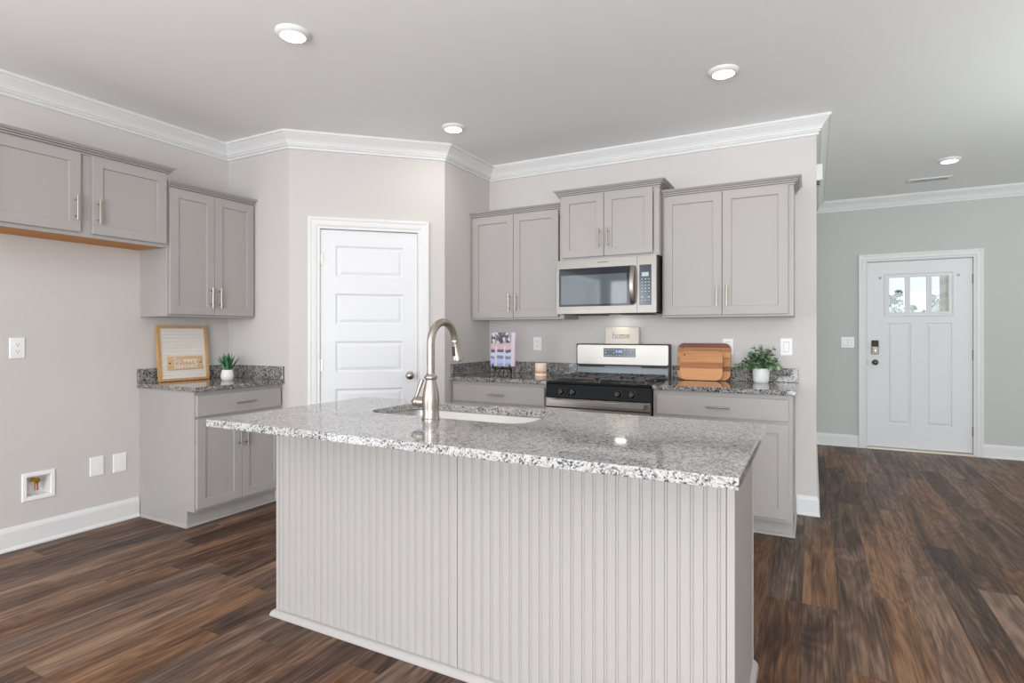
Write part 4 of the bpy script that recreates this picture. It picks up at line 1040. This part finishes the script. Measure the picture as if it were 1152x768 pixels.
# striped candle
cd = thing('candle', 'striped cream and tan candle on the counter left of the range', 'candle', (2.318, -0.590, CT))
bands = [(0.0, 0.030, srgb(204, 168, 140)), (0.030, 0.046, srgb(236, 228, 218)), (0.046, 0.066, srgb(198, 152, 122)), (0.066, 0.122, srgb(232, 210, 192))]
for a, b, c in bands:
    nm = 'band'; last = b > 0.12
    pr = [(0.0425, a), (0.0445 if a == 0 else 0.0440, a + 0.0015), (0.0440, b - 0.0006), (0.0436, b)] if not last else [(0.0436, a), (0.0440, a + 0.0006), (0.0440, b - 0.004), (0.0415, b), (0.038, b - 0.003), (0.002, b - 0.005)]
    o = obj(nm, add_lathe(bmesh.new(), pr, seg=32), mat('candle_band', c, 0.55), cd)
obj('wick', add_tube(bmesh.new(), [(0, 0, 0.116), (0.001, 0, 0.124), (0.003, 0, 0.128)], 0.0012, 6), M_slot, cd)

# wire easel and the book on it
EX, EY = 1.985, -0.520
es = thing('wire_easel', 'black wire easel holding up the book', 'easel', (EX, EY, CT))
bl_ = R(12)
def E_(x, y, z): return (x, y, z)
bm = bmesh.new(); r = 0.0048
for s in (-1, 1):
    # front foot rises, curls forward and carries the book's lower edge
    add_tube(bm, [(s * 0.078, -0.070, 0.0050), (s * 0.076, -0.055, 0.030), (s * 0.074, -0.048, 0.060), (s * 0.074, -0.060, 0.074), (s * 0.074, -0.078, 0.080), (s * 0.074, -0.0835, 0.096), (s * 0.074, -0.0825, 0.106)], r, 8)
    add_tube(bm, [(s * 0.074, -0.048, 0.060), (s * 0.040, -0.040, 0.070), (0, -0.036, 0.074)], r, 8)
    add_tube(bm, [(s * 0.074, -0.048, 0.060), (s * 0.060, -0.041, 0.170), (0, -0.034, 0.262)], r, 8)
    add_tube(bm, [(s * 0.004, -0.034, 0.074), (s * 0.034, -0.042, 0.056), (s * 0.046, -0.046, 0.034), (s * 0.036, -0.05, 0.012), (s * 0.016, -0.052, 0.0055)], r * 0.9, 8)
obj('frame', bm, M_wire, es)
bm = bmesh.new(); add_tube(bm, [(0, -0.036, 0.074), (0, -0.05, 0.005)], r, 8); add_tube(bm, [(0, -0.034, 0.262), (0, 0.05, 0.10), (0, 0.088, 0.005)], r, 8)
obj('prop_leg', bm, M_wire, es)
def cover_mat():
    m = mat('printed_cover', srgb(190, 170, 180), 0.35)
    nt, lk, b = nodes(m)
    tc = N(nt, 'ShaderNodeTexCoord'); sx = N(nt, 'ShaderNodeSeparateXYZ'); lk.new(tc.outputs['Generated'], sx.inputs[0])
    rp = ramp(nt, [(0.0, srgb(150, 158, 190)), (0.10, srgb(166, 182, 220)), (0.22, srgb(118, 132, 158)), (0.30, srgb(186, 196, 222)), (0.40, srgb(104, 82, 96)), (0.50, srgb(196, 168, 178)), (0.68, srgb(92, 84, 90)), (0.80, srgb(112, 108, 112)), (0.9, srgb(158, 160, 172))], 'CONSTANT')
    no = N(nt, 'ShaderNodeTexNoise'); no.inputs['Scale'].default_value = 5; lk.new(tc.outputs['Generated'], no.inputs['Vector'])
    zz = math_node(nt, 'ADD', sx.outputs[2], math_node(nt, 'MULTIPLY', math_node(nt, 'SUBTRACT', no.outputs['Fac'], 0.5, lk), 0.10, lk), lk)
    lk.new(zz, rp.inputs[0])
    n2 = N(nt, 'ShaderNodeTexVoronoi'); n2.inputs['Scale'].default_value = 9; lk.new(tc.outputs['Generated'], n2.inputs['Vector'])
    bl = ramp(nt, [(0.0, srgb(70, 68, 78)), (0.35, srgb(96, 96, 108)), (0.6, srgb(150, 150, 160)), (0.8, srgb(206, 202, 208))], 'CONSTANT')
    s3 = N(nt, 'ShaderNodeSeparateColor'); lk.new(n2.outputs['Color'], s3.inputs[0]); lk.new(s3.outputs[0], bl.inputs[0])
    hi = math_node(nt, 'GREATER_THAN', zz, 0.68, lk)
    mx1 = N(nt, 'ShaderNodeMix', data_type='RGBA'); lk.new(math_node(nt, 'MULTIPLY', hi, 0.9, lk), mx1.inputs[0]); lk.new(rp.outputs[0], mx1.inputs[6]); lk.new(bl.outputs[0], mx1.inputs[7])
    # pale posts of the pictured porch
    X = sx.outputs[0]
    def bar(c, w): return math_node(nt, 'LESS_THAN', math_node(nt, 'ABSOLUTE', math_node(nt, 'SUBTRACT', X, c, lk), None, lk), w, lk)
    bars = math_node(nt, 'MULTIPLY', math_node(nt, 'MAXIMUM', bar(0.58, 0.035), bar(0.22, 0.045), lk), math_node(nt, 'LESS_THAN', sx.outputs[2], 0.6, lk), lk)
    bars = math_node(nt, 'MAXIMUM', bars, bar(0.93, 0.08), lk)
    mx2 = N(nt, 'ShaderNodeMix', data_type='RGBA'); lk.new(bars, mx2.inputs[0]); lk.new(mx1.outputs[2], mx2.inputs[6]); mx2.inputs[7].default_value = srgb(204, 190, 203)
    lk.new(mx2.outputs[2], b.inputs['Base Color'])
    return m
bk = thing('book', 'picture book with a pink and blue cover propped on the wire easel', 'book', (EX + 0.012, EY - 0.0665, CT + 0.0900))
BM_ = Matrix.Rotation(-R(4), 4, 'X')
obj('cover', xform(B(-0.110, 0.098, -0.0105, -0.0085, 0.0, 0.262, 0.0008), BM_), cover_mat(), bk)
obj('pages', xform(B(-0.106, 0.094, -0.0085, 0.0085, 0.003, 0.259), BM_), mat('paper_edge', srgb(226, 216, 216), 0.7), bk)
obj('back_cover', xform(B(-0.110, 0.098, 0.0085, 0.0105, 0.0, 0.262, 0.0008), BM_), mat('back_cover_board', srgb(200, 182, 196), 0.45), bk)
obj('spine', xform(B(-0.1125, -0.110, -0.0105, 0.0105, 0.0, 0.262, 0.001), BM_), MATS['back_cover_board'], bk)

# ------------------------------------------------------------------ outside the entry door
M_lawn = mat('lawn', srgb(110, 126, 84), 0.9)
struct('ground', B(-60, 120, YH + 0.16, 220, -0.35, -0.2), M_lawn)
struct('porch_floor', B(3.2, 7.0, YH + 0.155, YH + 2.2, -0.2, -0.02), mat('porch_concrete', srgb(186, 184, 178), 0.8))
def stone():
    m = mat('pale_stone', srgb(200, 190, 178), 0.85)
    nt, lk, b = nodes(m); tc = N(nt, 'ShaderNodeTexCoord'); mp = N(nt, 'ShaderNodeMapping'); mp.inputs['Rotation'].default_value = (R(90), 0, 0)
    br = N(nt, 'ShaderNodeTexBrick'); br.inputs['Scale'].default_value = 4.2; br.inputs['Color1'].default_value = srgb(240, 234, 226); br.inputs['Color2'].default_value = srgb(222, 210, 198); br.inputs['Mortar'].default_value = srgb(232, 230, 226)
    br.inputs['Mortar Size'].default_value = 0.03; br.inputs['Row Height'].default_value = 0.36
    lk.new(tc.outputs['Object'], mp.inputs[0]); lk.new(mp.outputs[0], br.inputs['Vector']); lk.new(br.outputs[0], b.inputs['Base Color'])
    return m
pl = thing('porch_pier', 'pale stone porch pier seen through the right pane of the entry door', 'porch pier', (5.745, 4.42, -0.02))
obj('shaft', B(-0.19, 0.19, -0.19, 0.19, 0.0, 2.75, 0.006), stone(), pl)
obj('cap', B(-0.22, 0.22, -0.22, 0.22, 2.75, 2.84, 0.01), M_trim, pl)
def tree(label, x, y, h, cr, n, trunk, col, seed, low=0.35):
    rnd = random.Random(seed)
    t = thing('tree', label, 'tree', (x, y, -0.2), 0, 'trees beyond the entry door')
    bm = bmesh.new(); add_tube(bm, [(0, 0, 0), (0.1, 0, h * 0.3), (0, 0.1, h * 0.6), (0.05, 0, h * 0.9)], [trunk, trunk * 0.8, trunk * 0.5, trunk * 0.15], 8)
    for k in range(7):
        a = rnd.uniform(0, 6.28); z = h * rnd.uniform(low + 0.05, 0.75); L = cr * rnd.uniform(0.5, 0.85)
        add_tube(bm, [(0, 0, z), (math.cos(a) * L * 0.5, math.sin(a) * L * 0.5, z + L * 0.25), (math.cos(a) * L, math.sin(a) * L, z + L * 0.6)], [trunk * 0.35, trunk * 0.22, trunk * 0.08], 6)
    obj('trunk', bm, M_bark, t)
    bm = bmesh.new(); blobs = [(rnd.uniform(-0.55, 0.55) * cr, rnd.uniform(-0.55, 0.55) * cr, h * rnd.uniform(low + 0.1, 0.9), cr * rnd.uniform(0.3, 0.5)) for _ in range(9)]
    for k in range(n):
        bx, by, bz, br = rnd.choice(blobs); v = Vector((rnd.gauss(0, 1), rnd.gauss(0, 1), rnd.gauss(0, 1))).normalized() * br * rnd.uniform(0.5, 1.0)
        c = Vector((bx, by, bz)) + v; u = Vector((rnd.gauss(0, 1), rnd.gauss(0, 1), rnd.gauss(0, 1))).normalized(); w = u.orthogonal().normalized(); s = cr * rnd.uniform(0.05, 0.11)
        bm.faces.new([bm.verts.new(c + p) for p in (u * s, w * s * 0.6, -u * s, -w * s * 0.6)])
    obj('crown', bm, col, t, recalc=False)
M_bark = mat('tree_bark', srgb(104, 94, 82), 0.9)
C1 = mat('blue_green_leaf', srgb(92, 118, 114), 0.8); C2 = mat('olive_leaf', srgb(104, 124, 90), 0.8)
k_ = 124.4 / 44.4
def far(x): return 4.11 + (x - 4.11) * k_
tree('tall rounded tree seen through the left pane of the entry door', far(8.85), 120, 10.0, 1.55, 1900, 0.16, C1, 3, 0.58)
tree('thin tree seen through the right pane of the entry door', 4.11 + (11.1 - 4.11) * 144.4 / 44.4, 140, 10.4, 1.9, 900, 0.14, C1, 5, 0.55)
for i, (x, h, cr, lb_) in enumerate(((8.55, 6.5, 2.1, 'low bushy tree at the foot of the tall rounded tree, left side'), (9.25, 6.6, 2.0, 'low bushy tree at the foot of the tall rounded tree, right side'), (9.72, 6.9, 1.7, 'low bushy tree in the left corner of the middle pane of the entry door'), (10.15, 5.7, 1.7, 'low bushy tree in the middle of the middle pane of the entry door'), (10.55, 6.1, 1.5, 'low bushy tree at the right edge of the middle pane of the entry door'), (10.95, 6.2, 1.4, 'low bushy tree beside the roof in the right pane of the entry door'))):
    tree(lb_, 4.11 + (x - 4.11) * (94.4 + 6 * i) / 44.4, 90 + 6 * i, 1.25 + (h - 1.25) * (94.4 + 6 * i) / 118.4, cr * 0.95, 1300, 0.12, C2, 20 + i, 0.1)
nh = thing('neighbour_house', 'pale gabled house roof seen through the right pane of the entry door', 'house', (10.55, 27, -0.2), -R(11))
obj('wall', B(-1.9, 5.0, 0, 7, 0, 2.3), mat('pale_siding', srgb(212, 210, 206), 0.8), nh)
bm = add_prism(bmesh.new(), [(-2.2, 2.2), (5.3, 2.2), (1.5, 5.3)], -0.2, 7.2, 'xz')
obj('roof', bm, mat('grey_shingle', srgb(190, 188, 186), 0.9), nh)
